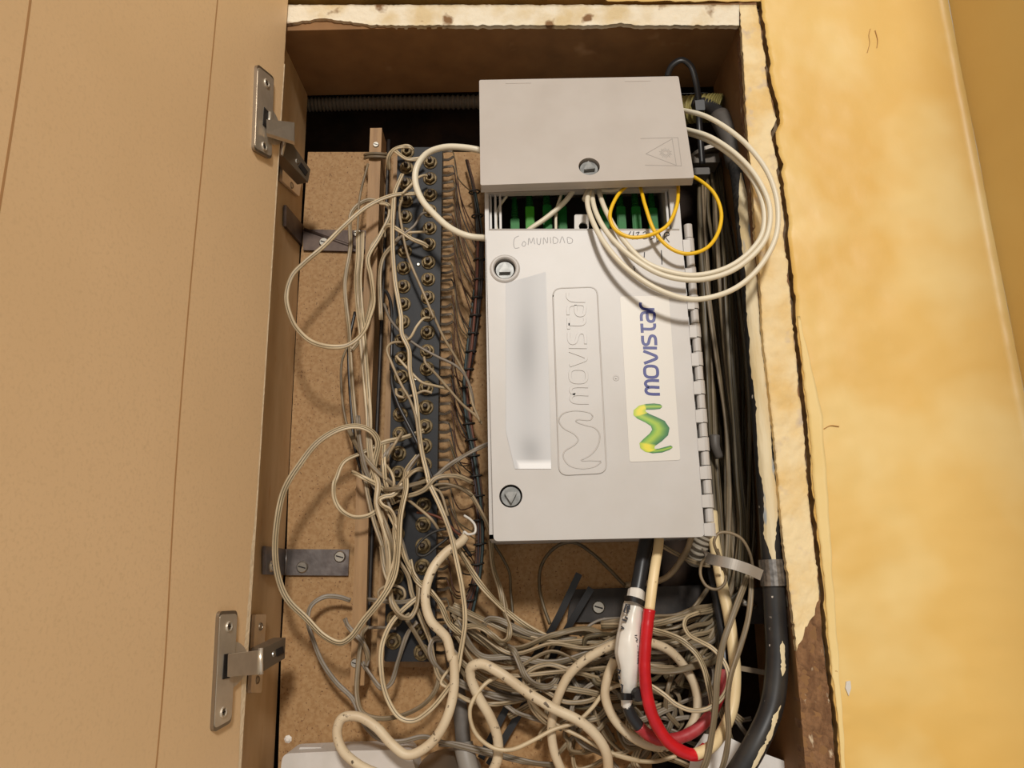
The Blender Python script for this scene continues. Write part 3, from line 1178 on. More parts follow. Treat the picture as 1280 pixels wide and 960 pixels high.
# hinge knuckles, alternately on the door and on the body
for i in range(22):
    y = 281 + i * 17.72
    xc = 859.5 + (y + 9 - 285) * .0735
    p0, p1 = P(xc, y + .6, DY + .003), P(xc + 1.25, y + 17.2, DY + .003)
    odd = i % 2
    r = .0034 if odd else .0029
    mb = MB().add(*sweep_geo([p0, p1], circle_profile(r, 12)))
    if odd:
        mb.add(*prism_geo([P(xc - 7.5, y + 1, DY - .0006), P(xc + 1, y + 1, DY - .0006), P(xc + 2, y + 16.6, DY - .0006), P(xc - 6.5, y + 16.6, DY - .0006)], (0, .004, 0)))
    mb.build('hinge_knuckle', 'grey_plastic', box)

# ---- lettering strokes in units of the x-height
LET = [
    [(.06, 0), (.06, .58), (.11, .82), (.25, .93), (.40, .88), (.50, .70), (.50, 0)], [(.50, .70), (.60, .88), (.75, .93), (.89, .82), (.94, .58), (.94, 0)],
    'o',
    [(2.06, .94), (2.34, .2), (2.40, .09), (2.47, .06), (2.54, .09), (2.60, .2), (2.88, .94)],
    [(3.09, 0), (3.09, .95)],
    [(3.90, .94), (3.50, .94), (3.35, .87), (3.30, .74), (3.36, .60), (3.50, .53), (3.72, .46), (3.87, .37), (3.91, .24), (3.85, .11), (3.70, .06), (3.28, .06)],
    [(4.10, .94), (4.72, .94)], [(4.36, .94), (4.36, .30), (4.42, .13), (4.55, .06), (4.74, .06)],
    [(4.90, .94), (5.22, .94), (5.40, .87), (5.47, .72), (5.47, .06), (5.08, .06), (4.92, .13), (4.87, .29), (4.92, .45), (5.08, .52), (5.47, .52)],
    [(5.70, 0), (5.70, .58), (5.76, .82), (5.92, .94), (6.16, .94)],
]


def smooth2(pl, n=4):
    if len(pl) < 3:
        return [Vector((x, y, 0)) for x, y in pl]
    return catmull([(x, y, 0) for x, y in pl], n)


def letter_strokes():
    out = []
    for s in LET:
        if s == 'o':
            pts = []
            for i in range(29):
                a = 2 * math.pi * i / 28
                ca, sa = math.cos(a), math.sin(a)
                q = (abs(ca) ** 3 + abs(sa) ** 3) ** (-1 / 3)
                pts.append(Vector((1.52 + .37 * ca * q, .5 + .44 * sa * q, 0)))
            out.append(pts)
        else:
            out.append(smooth2(s))
    return out


LETTERS = letter_strokes()
# raised panel with embossed word and emblem
EY = DY
pnl = round_poly([P(691, 361, EY), P(746, 359, EY), P(758, 591, EY), P(699, 594, EY)], .006, 6)
v, f = prism_geo(pnl, (0, -.0005, 0))
panel = link('embossed_panel', v, f, 'grey_plastic', ldoor)
v, f = sweep_geo([p + Vector((0, -.0004, 0)) for p in pnl + pnl[:2]], circle_profile(.0005, 6))
link('panel_rim', v, f, 'grey_plastic', panel, True)


def words(origin_px, end_px, xh_px, width, height, Y, ymax=6.18):
    o, e = P(*origin_px, Y), P(*end_px, Y)
    u = (e - o) / ymax
    up = P(origin_px[0] - xh_px, origin_px[1] - .3, Y) - o
    mb = MB()
    for s in LETTERS:
        mb.add(*ribbon_geo([o + u * p.x + up * p.y for p in s], n_door, width, height))
    return mb


words((736, 505), (731, 366), 24, .0021, .0005, EY - .0005).build('embossed_word', 'grey_plastic', panel)
emb = [(355, 235), (340, 215), (270, 197), (200, 197), (135, 218), (108, 265), (140, 320), (220, 365), (248, 405), (225, 440), (150, 490), (140, 530), (180, 590),
       (270, 615), (370, 600), (415, 568)]
emb2 = [(355, 237), (335, 262), (240, 260), (232, 272), (300, 300), (370, 320), (402, 360), (403, 410), (380, 470), (330, 522), (270, 556), (340, 556), (415, 562)]
for e in (emb, emb2):
    pts = catmull([P(x, y, EY - .0005) for x, y in Z(680, 480, 5.818, e)], 4)
    v, f = sweep_geo(pts, circle_profile(.00045, 6))
    link('embossed_emblem', v, f, 'grey_plastic', panel, True)
# sticker with printed word and emblem
stk = round_poly([P(775, 370.5, DY - .0003), P(836, 369.5, DY - .0003), P(850.5, 575, DY - .0003), P(787, 577.5, DY - .0003)], .0016, 4)
v, f = prism_geo(stk, (0, .0003, 0))
sticker = link('sticker', v, f, 'sticker_white', ldoor)
words((825, 494), (817.5, 378), 18.6, .0020, .00012, DY - .0003).build('printed_word', 'ink_blue', sticker)
ST = [((858, 158), (858, 168)), ((845, 147), (845, 181)), ((800, 141), (800, 186)), ((740, 145), (745, 187)), ((690, 157), (738, 190)), ((652, 190), (738, 196)), ((650, 225), (744, 203)),
      ((680, 252), (765, 217)), ((735, 278), (820, 240)), ((778, 306), (878, 268)), ((787, 332), (913, 320)), ((768, 360), (903, 372)), ((725, 398), (858, 415)),
      ((694, 430), (806, 452)), ((700, 466), (803, 468)), ((735, 493), (812, 472)), ((790, 504), (835, 470)), ((860, 498), (882, 457)), ((915, 478), (922, 447)), ((934, 464), (935, 456))]


def mixc(a, b, t):
    return tuple(a[i] + (b[i] - a[i]) * t for i in range(3))


DKG, MDG, YEL, LIM = (20, 96, 52), (74, 150, 48), (226, 212, 40), (160, 190, 46)
cols = []
v, f = [], []
NCX = 9
stations = []
for i in range(len(ST) - 1):
    for k in range(3):
        t = k / 3
        stations.append((tuple(ST[i][0][q] * (1 - t) + ST[i + 1][0][q] * t for q in (0, 1)), tuple(ST[i][1][q] * (1 - t) + ST[i + 1][1][q] * t for q in (0, 1)), i + t))
stations.append((ST[-1][0], ST[-1][1], len(ST) - 1))
for a, b, s in stations:
    for j in range(NCX):
        t = j / (NCX - 1)
        x, y = Z(680, 480, 5.818, [(a[0] + (b[0] - a[0]) * t, a[1] + (b[1] - a[1]) * t)])[0]
        v.append(P(x, y, DY - .00045))
        edge = min(t, 1 - t) * 2
        if s < 3.2:
            c = mixc(DKG, LIM, edge)
        elif s < 6.6:
            c = mixc(LIM, YEL, min(1, edge * 1.5))
        elif s < 13.0:
            c = mixc(mixc(MDG, LIM, min(1, t * 3)), DKG, max(0, (t - .45) / .55))
            if t < .12:
                c = mixc(c, DKG, .5)
        elif s < 15.6:
            c = mixc(LIM, YEL, min(1, edge * 1.5))
        else:
            c = mixc(DKG, LIM, edge)
        cols.append(lin(c))
for i in range(len(stations) - 1):
    for j in range(NCX - 1):
        f.append((i * NCX + j, i * NCX + j + 1, (i + 1) * NCX + j + 1, (i + 1) * NCX + j))
lg = link('printed_emblem', v, f, 'logo_print', sticker)
ca = lg.data.color_attributes.new('print', 'FLOAT_COLOR', 'POINT')
for i, c in enumerate(cols):
    ca.data[i].color = c
# paper label with blurred grey print
v, f, cols = [], [], []
GX, GY = 14, 40
for i in range(GY):
    t = i / (GY - 1)
    yy = 340 + t * 246
    x0 = 632.5 if t < .8 else 632.5 + (t - .8) / .2 * 11
    x1 = 682 + t * 7
    if t < .03:
        pass
    for j in range(GX):
        s = j / (GX - 1)
        top = (1 - s) * 14
        y2 = yy + top * (1 - t)
        v.append(P(x0 + (x1 - x0) * s, y2, DY - .0004))
        d = .30 * math.exp(-((s - .5) / .28) ** 2) * (math.exp(-((t - .38) / .2) ** 2) + .9 * math.exp(-((t - .9) / .07) ** 2) + .3)
        g = 198 - 84 * d
        if t > .97 and s > .1:
            g = 238
        cols.append(lin((g, g, g + 1)))
for i in range(GY - 1):
    for j in range(GX - 1):
        f.append((i * GX + j, i * GX + j + 1, (i + 1) * GX + j + 1, (i + 1) * GX + j))
k = len(v)
lb_ = link('paper_label', v, f, 'smudged_label', ldoor)
ca = lb_.data.color_attributes.new('print', 'FLOAT_COLOR', 'POINT')
for i, c in enumerate(cols):
    ca.data[i].color = c
# moulding dot
mb = MB().add(*ring_geo(P(770, 472.5, DY), n_door, .0022, .0012, .0003, 18))
mb.add(*disc_geo(P(770, 472.5, DY), n_door, .0006, .0006, 10))
mb.build('moulding_dot', 'grey_plastic', ldoor)
# handwriting along the top of the door
HW = [  # faint word on the left
    [(222, 388), (200, 400), (192, 430), (200, 458), (225, 455)], [(248, 420), (240, 440), (252, 448), (262, 430), (250, 418)],
    [(275, 440), (280, 400), (292, 430), (305, 398), (312, 435)], [(325, 400), (328, 432), (340, 438), (348, 400)], [(362, 436), (364, 398), (384, 430), (386, 396)],
    [(402, 396), (404, 430)], [(418, 430), (420, 394), (444, 408), (440, 428), (420, 432)], [(456, 430), (470, 392), (484, 428)],
    [(502, 430), (500, 396), (528, 408), (524, 428), (504, 432)]]
HW2 = [[(862, 362), (850, 388), (880, 386)], [(878, 362), (872, 410)], [(890, 372), (910, 366), (900, 385), (918, 395), (895, 408)],
       [(930, 372), (945, 364), (950, 378), (932, 405), (958, 402)], [(968, 400), (985, 372), (996, 396), (972, 410)], [(990, 392), (1004, 366), (1012, 425)],
       [(1020, 420), (1026, 372), (1034, 400)], [(1052, 410), (1056, 372), (1076, 368), (1080, 384), (1060, 392), (1082, 425)],
       [(940, 480), (938, 512)], [(1036, 470), (1040, 552)], [(880, 560), (886, 605)], [(875, 505), (880, 525)], [(680, 378), (690, 390)]]
for strokes, mt, wd in ((HW, 'ink_grey', .0005), (HW2, 'ink_black', .0007)):
    mb = MB()
    for s in strokes:
        p2 = Z(600, 210, 32 / 7, s)
        mb.add(*ribbon_geo(catmull([P(x, y, DY) for x, y in p2], 4), n_door, wd, .00008))
    mb.build('handwriting', mt, ldoor)

# upper flap
fY0, fY1 = -.005, -.020
fc = [P(599, 100, fY0), P(848, 95.5, fY0), P(868, 222, fY1), P(600.5, 231.5, fY1)]
fx = ((fc[1] - fc[0]) + (fc[2] - fc[3])).normalized()
fn = fx.cross((fc[0] - fc[3])).normalized()
if fn.y > 0:
    fn = -fn
fup = fn.cross(fx)
fup = fup if fup.z > 0 else -fup
c0 = sum(fc, Vector()) / 4
fc = [p - fn * (p - c0).dot(fn) for p in fc]
PF = lambda x, y, off=0.0: PPL(x, y, c0 + fn * off, fn)
LF = PF(736.5, 208)
v, f = plate_with_holes(round_poly(fc, .0015, 4), [circ(LF, lr, 28, fx, fup)], -fn * .0052)
flap = link('upper_flap', v, f, 'grey_plastic_flap', box)
# lips of the flap turned back along its sides and lower edge
mb = MB()
e = [fc[0], fc[3], fc[2], fc[1]]
for a, b in zip(e, e[1:]):
    d_ = (b - a).normalized()
    inn = (c0 - (a + b) / 2)
    inn = (inn - d_ * inn.dot(d_)).normalized()
    q = [a - fn * .005, b - fn * .005, b - fn * .005 + inn * .002, a - fn * .005 + inn * .002]
    mb.add(*prism_geo(q, -fn * .003))
mb.build('flap_lip', 'grey_plastic_flap', flap)
lock(flap, LF, fn, fup, 5, lr, False)
for x0, x1 in ((632, 664), (781, 813)):
    q = [PF(x0, 99.8 + (640 - x0) * .018), PF(x1, 99.8 + (640 - x1) * .018), PF(x1, 104.5 + (640 - x1) * .018), PF(x0, 104.5 + (640 - x0) * .018)]
    v, f = prism_geo(q, fn * .0002)
    link('hinge_lug', v, f, 'grey_plastic_flap', flap)
# engraved laser hazard mark
mb = MB()
for pl_, cl in (([(672, 345), (815, 341), (829, 449), (690, 446)], False), ([(693, 403), (793, 346), (809, 447)], True)):
    pts = [PF(x, y) for x, y in ZN(*pl_)]
    if cl:
        pts = pts + pts[:1]
    for a, b in zip(pts, pts[1:]):
        mb.add(*ribbon_geo([a, b], fn, .0005, .0001))
bc = PF(*ZN((768, 400))[0])
for i in range(20):
    a = 2 * math.pi * i / 20
    dr = fx * math.cos(a) + fup * math.sin(a)
    mb.add(*ribbon_geo([bc + dr * .0024, bc + dr * (.0046 if i % 2 else .0038)], fn, .0004, .0001))
pts = [bc + (fx * math.cos(2 * math.pi * i / 16) + fup * math.sin(2 * math.pi * i / 16)) * .0018 for i in range(17)]
mb.add(*ribbon_geo(pts, fn, .0004, .0001))
mb.build('laser_mark', 'grey_line', flap)

# ------------------------------------------------------------------ green fibre connectors in the slot
CON = [(644, 'leftmost green fibre connector in the open slot of the grey box', 'connector_green', 277), (663, 'lime green fibre connector, second from left in the open slot', 'connector_lime', 262),
       (685, 'third green fibre connector from the left, behind the white cable', 'connector_green', 260), (704, 'fourth green fibre connector from the left, beside the grey tab', 'connector_green', 262),
       (757, 'green fibre connector just right of the white cables in the slot', 'connector_green', 262), (778, 'green fibre connector seen through the left side of the yellow loop', 'connector_green', 262),
       (797, 'green fibre connector in the middle of the yellow loop', 'connector_green', 262), (818, 'rightmost green fibre connector in the open slot of the grey box', 'connector_green', 264)]
for i, (x, lab, mt, yt) in enumerate(CON):
    Yc = .010 if i not in (3, 4) else .016
    c = P(x, 290, Yc)
    hw = .0032
    t_ = thing('fibre_connector', lab, 'connector', Vector((c.x, Yc + .003, c.z)), 'green fibre connectors in the open slot')
    zt_ = P(x, yt - 4, Yc).z
    mb = MB().add(*box_geo((c.x, Yc + .003, (c.z - .006 + zt_) / 2), (hw, 0, 0), (0, .003, 0), (0, 0, (zt_ - c.z + .006) / 2), .0008))
    mb.add(*box_geo((c.x, Yc - .0003, (c.z + zt_) / 2 - .004), (hw * .72, 0, 0), (0, .0008, 0), (0, 0, (zt_ - c.z) / 2 * .7)))
    mb.build('housing', mt, t_)
    mb = MB()
    for k in range(9):
        z0 = zt_ + .0001 + k * .0019
        v, f = disc_geo((c.x, Yc + .003, z0), (0, 0, 1), .0029 - k * .00012, .0012, 12, .0027 - k * .00012)
        mb.add(v, f)
    mb.add(*disc_geo((c.x, Yc + .003, zt_), (0, 0, 1), .0021, .0175, 10, .0017))
    mb.build('boot', 'boot_green', t_)
    v, f = box_geo((c.x, Yc + .002, c.z - .0012), (hw * 1.1, 0, 0), (0, .0036, 0), (0, 0, .0016))
    link('adapter', v, f, 'adapter_white' if i > 3 else 'connector_green', t_)


# ================================================================== CABLES
def cable(name, label, pts, Y, r, material, cat='cable', group=None, seg=8, n=14, scale=None, parent=None):
    v, f = sweep_geo(path3(pts, Y, seg), circle_profile(r, n), scale=scale)
    o = link(name, v, f, material, parent, True)
    if parent is None:
        tag(o, label, cat, group)
    return o


# white fibre cables looping out of the flap
cable('fibre_cable', 'outermost white fibre cable loop, leaving the flap highest and swinging lowest over the door',
      ZN((800, 236), (840, 239), (920, 260), (1010, 312), (1090, 382), (1160, 480), (1195, 600), (1188, 720), (1130, 830), (1050, 905), (960, 945), (860, 957), (740, 920), (620, 840),
         (540, 750), (490, 660), (470, 590), (478, 545), (500, 505)),
      [.02, .01, -.004, -.014, -.02, -.024, -.026, -.026, -.026, -.026, -.027, -.027, -.027, -.025, -.022, -.016, -.010, -.004, .004], .0018, 'fibre_white')
cable('fibre_cable', 'middle white fibre cable loop, upper of the close pair leaving the flap right',
      ZN((800, 306), (850, 312), (940, 340), (1040, 408), (1120, 500), (1165, 610), (1152, 720), (1090, 800), (1000, 858), (880, 884), (760, 866), (660, 812), (560, 722), (504, 630), (488, 560), (492, 505)),
      [.02, .008, -.006, -.014, -.02, -.023, -.024, -.024, -.024, -.024, -.023, -.022, -.019, -.012, -.004, .004], .0018, 'fibre_white')
cable('fibre_cable', 'innermost white fibre cable loop, lower of the close pair leaving the flap right',
      ZN((800, 318), (852, 325), (940, 358), (1040, 430), (1110, 520), (1143, 620), (1135, 710), (1085, 780), (1000, 838), (880, 866), (780, 852), (690, 815), (610, 735), (545, 630), (515, 550), (510, 505)),
      [.02, .012, -.002, -.010, -.016, -.019, -.020, -.020, -.020, -.020, -.020, -.019, -.016, -.010, -.002, .004], .0018, 'fibre_white')
cable('fibre_cable', 'white cable bowing left out of the box over the top of the black terminal block', ZA((1160, 140), (1080, 112), (1000, 98), (900, 97), (815, 128), (765, 195), (757, 270), (790, 360), (850, 430), (930, 500), (1020, 540), (1130, 552)),
      [.02, .012, .012, .014, .018, .02, .02, .018, .016, .014, .012, .016], .0024, 'fibre_white')
cable('fibre_cable', 'white cable crossing the left half of the slot diagonally behind the door', ZN((430, 510), (415, 545), (380, 590), (310, 650), (250, 692), (200, 740)), [.004, .002, .002, .003, .004, .008], .0019, 'fibre_white')
cable('fibre_cable', 'thin pale fibre running down the slot between the third and fourth green connector', ZN((385, 500), (370, 560), (352, 620), (350, 700)), .007, .0011, 'fibre_white')
cable('fibre_cable', 'thin pale fibre curving at the left end of the slot', ZN((165, 560), (132, 610), (122, 660), (130, 720)), .007, .0011, 'fibre_white')
cable('fibre_cable', 'thin white fibre bridging under the flap toward the yellow loop', ZN((515, 540), (560, 543), (610, 530), (660, 510)), .0, .0014, 'fibre_white')
cable('fibre_cable', 'yellow fibre patch cord in a small loop over the slot', ZN((660, 505), (625, 522), (580, 570), (556, 640), (575, 690), (630, 720), (700, 715), (770, 680), (808, 610), (816, 540), (812, 500)),
      [.004, -.004, -.012, -.016, -.017, -.018, -.018, -.016, -.012, -.004, .004], .0013, 'fibre_yellow')
cable('fibre_cable', 'yellow fibre patch cord in a wide loop reaching right past the box hinge', ZN((660, 500), (672, 530), (690, 600), (730, 705), (790, 765), (850, 784), (920, 765), (965, 710), (980, 630), (950, 550), (885, 496), (840, 480)),
      [.004, -.004, -.012, -.016, -.018, -.018, -.016, -.012, -.008, -.004, .002, .01], .0013, 'fibre_yellow')
# boot under the flap
v, f = sweep_geo([P(741, 232, .004), P(737, 240, .001), P(731, 250, -.001)], circle_profile(.0042, 10), scale=lambda t: 1 - .45 * t)
tag(link('cable_boot', v, f, 'fibre_white', None, True), 'pale tapered boot under the flap where the white cables come out', 'boot')

# cream cable with red tape
cr = thing('taped_cable', 'thick cream cable looping under the box, its bend wrapped in bright red tape', 'cable', P(850, 950, .03))
t1 = ZG((450, 40), (440, 140), (420, 260), (400, 400), (382, 550))
t2 = ZG((383, 545), (368, 660), (352, 850)) + ZH((352, 330), (372, 500), (420, 650), (510, 785), (620, 858), (700, 872), (760, 830))
t3 = ZH((690, 868), (735, 852), (800, 812), (872, 715), (935, 560), (955, 350), (940, 150)) + ZG((915, 600), (872, 400), (830, 180), (812, 60)) + [(890, 640)]
v, f = sweep_geo(path3(t1, [.03, .02, .012, .008, .006]), circle_profile(.0033, 14)); link('cable_length', v, f, 'cable_cream', cr, True)
v, f = sweep_geo(path3(t2, [.006, .005, .004, .004, .006, .010, .014, .016, .018]), circle_profile(.0038, 14), scale=lambda t: 1.03 - .07 * ((t * 11) % 1.0)); link('red_tape', v, f, 'tape_red', cr, True)
v, f = sweep_geo(path3(t3, [.0145, .016, .018, .024, .028, .03, .032, .036, .04, .045, .05, .055]), circle_profile(.0036, 14), scale=lambda t: 1 + .12 * t); link('cable_length', v, f, 'cable_cream', cr, True)
# black cable through the white closure, dusty red tape beyond it
cl = thing('spliced_cable', 'black cable entering the white wrapped closure and leaving it in dusty red tape', 'cable', P(800, 940, .03))
v, f = sweep_geo(path3(ZG((372, 40), (340, 200), (305, 400), (285, 480)), [.03, .024, .018, .016]), circle_profile(.0048, 14)); link('cable_length', v, f, 'cable_plain_black', cl, True)
v, f = sweep_geo(path3(ZH((235, 540), (262, 610), (320, 690)), [.018, .02, .022]), circle_profile(.0036, 12)); link('cable_length', v, f, 'cable_plain_black', cl, True)
v, f = sweep_geo(path3(ZH((312, 682), (370, 735), (450, 770), (560, 765), (680, 715), (770, 630), (840, 500), (875, 400), (884, 310)), [.022, .024, .026, .028, .03, .032, .034, .036, .038]),
                 circle_profile(.0038, 14), scale=lambda t: 1.03 - .07 * ((t * 9) % 1.0)); link('dusty_tape', v, f, 'tape_red_dusty', cl, True)
v, f = sweep_geo(path3(ZG((884, 950), (878, 760), (858, 600), (825, 420), (800, 270), (790, 120)), [.038, .042, .046, .05, .056, .06]), circle_profile(.0036, 12)); link('cable_length', v, f, 'cable_plain_black', cl, True)
# white closure sleeve
clp = ZG((298, 415), (290, 470), (275, 540), (258, 650), (245, 770)) + ZH((240, 200), (246, 300), (246, 380), (240, 450), (232, 500), (232, 550))
clr = [9.5, 10.5, 12.0, 13.0, 14.5, 14.0, 12.0, 10.5, 7.2, 6.0, 6.2]
cpath = path3(clp, [.016, .014, .012, .010, .009, .009, .010, .012, .014, .016, .018], 5)


def clscale(t):
    q = t * (len(clr) - 1)
    k = min(int(q), len(clr) - 2)
    return (clr[k] + (clr[k + 1] - clr[k]) * (q - k)) / 10.0


prof = [((.0055 + .0006 * math.cos(5 * a + 1)) * math.cos(a), (.0044 + .0005 * math.cos(4 * a)) * math.sin(a)) for a in [2 * math.pi * i / 24 for i in range(24)]]
v, f = sweep_geo(cpath, prof, scale=clscale)
for i in range(len(v)):
    v[i] = v[i] + Vector((.0006 * nz(v[i].x * 160, v[i].z * 120, 1), .0009 * nz(v[i].x * 220, v[i].z * 90, 5), 0))
clo = link('cable_closure', v, f, 'closure_white', None, True)
tag(clo, 'white plastic wrapped cable closure tied with black bands beside the red taped cable', 'closure')
v, f = sweep_geo(path3(ZG((222, 468), (262, 470), (310, 485), (355, 510)), [.011, .004, .004, .010], 5), [(.0016, -.0007), (.0016, .0007), (-.0016, .0007), (-.0016, -.0007)])
link('black_tie', v, f, 'tie_black', clo)
v, f = sweep_geo(path3(ZH((180, 478), (215, 484), (265, 484)), [.016, .0085, .012], 5), [(.0020, -.0008), (.0020, .0008), (-.0020, .0008), (-.0020, -.0008)])
link('black_tie', v, f, 'tie_black', clo)
v, f = disc_geo(P(797, 868, .010), (.2, -1, 0), .0044, .004, 12, .0036)
link('tie_knob', v, f, 'tie_black', clo)


def front_of(path, i, dx, rr):
    return path[i] + Vector((dx, -rr, 0))


mb = MB()
MARK = [ZG((240, 515), (238, 570), (215, 560), (230, 508), (252, 512), (250, 545)), ZG((222, 590), (238, 606)), ZG((204, 610), (232, 622)), ZG((196, 655), (212, 668), (196, 672)),
        ZH((170, 305), (188, 310), (182, 330), (172, 325)), ZH((178, 345), (186, 370)), ZH((192, 405), (204, 408), (200, 455))]
for s in MARK:
    pts = []
    for x, y in s:
        pts.append(P(x, y, .0035 if y < 840 else .0060))
    mb.add(*ribbon_geo(pts, (0, -1, 0), .0011, .0002, .0012))
mb.build('marker_writing', 'ink_black', clo)
# small vertical word printed on the closure
o_, e_ = P(*ZG((310, 905))[0], .0052), P(*ZG((304, 772))[0], .0042)
u = (e_ - o_) / 6.18
upv = Vector((-.0030, 0, 0))
mb = MB()
for s in LETTERS:
    mb.add(*ribbon_geo([o_ + u * p.x + upv * p.y for p in s], n_door, .0006, .0002, .0012))
for s in ([(6.7, 0), (6.9, 1.1)], [(7.5, 1.3), (7.2, 1.3)], [(7.3, 0), (7.9, .1), (8.3, .5), (7.9, 1.0), (7.3, .9), (7.0, .5), (7.3, 0)], [(8.8, 0), (8.8, 1.2)]):
    mb.add(*ribbon_geo([o_ + u * x + upv * y for x, y in s], n_door, .0006, .0002, .0012))
mb.build('printed_word', 'ink_black', clo)

# thick black cable on the right with paint, clamp and strap
bc_pts = [(868, 128), (890, 136), (906, 158), (921, 205), (929, 260), (937, 340), (944, 430), (952, 520), (960, 620), (965, 700), (969, 770), (971, 830), (964, 885), (942, 935), (912, 985), (890, 1030)]
bcY = [.06, .055, .046, .036, .022, .013, .010, .009, .009, .010, .011, .010, .008, .006, .008, .012]
bcp = path3(bc_pts, bcY, 8)
v, f = sweep_geo(bcp, circle_profile(.0070, 20), scale=lambda t: .86 + .2 * t)
kv = 20
blackc = link('thick_cable', v, f, 'cable_black', None, True)
tag(blackc, 'thick black cable down the right side of the cabinet with streaks of old cream paint', 'cable')


def cable_shell(i0, i1, a0, a1, name, material, off, jag, parent):
    """patch lying on the thick cable between path samples i0..i1 and profile angles a0..a1 (deg, -90 = facing the room)"""
    rows = []
    for i in range(i0 * 3, i1 * 3 + 1):
        q = i / 3
        k = min(int(q), len(bcp) - 2)
        p = bcp[k].lerp(bcp[k + 1], q - k)
        t = (bcp[min(k + 2, len(bcp) - 1)] - bcp[max(k - 1, 0)]).normalized()
        s = t.cross(Vector((0, 1, 0))).normalized()
        s = s if s.x > 0 else -s
        nn_ = t.cross(s)
        nn_ = nn_ if nn_.y > 0 else -nn_
        r = .0070 * (.86 + .2 * q / (len(bcp) - 1)) + off
        tt = (i - i0 * 3) / max(1, (i1 - i0) * 3)
        taper = min(1.0, min(tt, 1 - tt) * 7 + .08)
        mid = (a0 + a1) / 2 + 16 * nz(i * .07, 51)
        h = (a1 - a0) / 2 * taper * (1 + jag * nz(i * .22, 53) + jag * .7 * nz(i * .9, 55))
        row = []
        for j in range(9):
            a = math.radians(mid + h * (j / 4 - 1))
            row.append(p + s * (r * math.cos(a)) + nn_ * (r * math.sin(a)))
        rows.append(row)
    v = [q for r in rows for q in r]
    f = [(i * 9 + j, i * 9 + j + 1, (i + 1) * 9 + j + 1, (i + 1) * 9 + j) for i in range(len(rows) - 1) for j in range(8)]
    return link(name, v, f, material, parent, True)


cable_shell(27, 73, -140, -62, 'paint_streak', 'paint_smear', .0004, .28, blackc)
cable_shell(18, 44, -200, -8, 'tar_coat', 'cable_tar', .00025, .1, blackc)
cable_shell(95, 108, -80, -58, 'paint_streak', 'paint_smear', .0003, .8, blackc)
cable_shell(84, 90, -92, -70, 'paint_streak', 'paint_smear', .0003, .9, blackc)
v, f = sweep_geo(path3([(899, 145), (912, 172), (921, 205)], [.050, .042, .036], 6), circle_profile(.0080, 16))
link('grey_sleeve', v, f, 'duct_grey', blackc, True)
# clamp saddle
cc = P(957, 716, .0195)
mb = MB()
pts = []
for i in range(13):
    a = math.radians(-180 + 180 * i / 12)
    pts.append((P(966, 716, .0105).x + .0086 * math.cos(a), .0105 + .0086 * math.sin(a)))
v, f = [], []
for dz_ in (-.0082, .0082):
    for s in (1.0, .86):
        for x, y in pts:
            cx, cy = P(966, 716, .0105).x, .0105
            v.append(Vector((cx + (x - cx) * s, cy + (y - cy) * s, cc.z + dz_)))
n_ = 13
for j in range(n_ - 1):
    f += [(j, j + 1, 2 * n_ + j + 1, 2 * n_ + j), (n_ + j, 3 * n_ + j, 3 * n_ + j + 1, n_ + j + 1), (j, n_ + j, n_ + j + 1, j + 1), (2 * n_ + j, 2 * n_ + j + 1, 3 * n_ + j + 1, 3 * n_ + j)]
f += [(0, 2 * n_, 3 * n_, n_), (n_ - 1, 2 * n_ - 1, 4 * n_ - 1, 3 * n_ - 1)]
mb.add(v, f)
clamp = mb.build('cable_clamp', 'galvanised')
tag(clamp, 'speckled galvanised clamp round the thick black cable', 'clamp')
v, f = sweep_geo(path3([(952, 719), (934, 711), (912, 704), (893, 700), (884, 697), (882, 690)], [.004, .003, .004, .010, .022, .04], 7), [(.0034, -.0005), (.0034, .0005), (-.0034, .0005), (-.0034, -.0005)])
tag(link('metal_strap', v, f, 'strap_grey'), 'curved grey metal strap holding the hanging wire bundle beside the clamp', 'strap')

# corrugated conduits
def conduit(name, label, pts, Y, r, rings, material, open_end=False):
    path = path3(pts, Y, 10)
    dense = []
    for a, b in zip(path, path[1:]):
        for k in range(10):
            dense.append(a.lerp(b, k / 10))
    dense.append(path[-1])
    v, f = sweep_geo(dense, circle_profile(r, 18), scale=lambda t: 1 + .13 * math.sin(t * rings * 2 * math.pi), cap=not open_end)
    if open_end:
        v2, f2 = sweep_geo(dense[::-1], circle_profile(r * .84, 18), cap=False)
        n = len(v)
        v += v2
        f += [tuple(i + n for i in q) for q in f2]
    return tag(link(name, v, f, material, None, True), label, 'conduit')


conduit('corrugated_conduit', 'grey corrugated conduit lying along the top gap behind the top panel', [(376, 131), (450, 129), (540, 128), (640, 127), (720, 127)], .094, .0058, 64, 'conduit_grey')
conduit('corrugated_conduit', 'olive yellow corrugated conduit end at the top right corner of the cabinet', [(820, 140), (852, 138), (885, 135), (902, 136)], [.09, .075, .062, .058], .0105, 18, 'conduit_olive', True)
conduit('corrugated_conduit', 'pale corrugated hose end under the lower right corner of the grey box', [(884, 660), (876, 678), (868, 700)], [.05, .055, .07], .0066, 8, 'conduit_pale')

# black zip tie arch at the top
tie_prof = [(.0023, -.0006), (.0023, .0006), (-.0023, .0006), (-.0023, -.0006)]
v, f = sweep_geo(path3([(834, 96), (840, 82), (852, 75), (863, 82), (870, 103), (873, 125), (874, 150), (876, 180), (878, 205)], [.02, .016, .014, .016, .02, .026, .032, .034, .036], 7), tie_prof)
zt_ = tag(link('zip_tie', v, f, 'tie_black', None, True), 'black zip tie arching over the top right corner of the grey box', 'zip tie')
v, f = box_geo(P(874, 134, .0285), (.0036, 0, 0), (0, .003, 0), (0, 0, .0045), .001)
link('tie_head', v, f, 'tie_black', zt_)
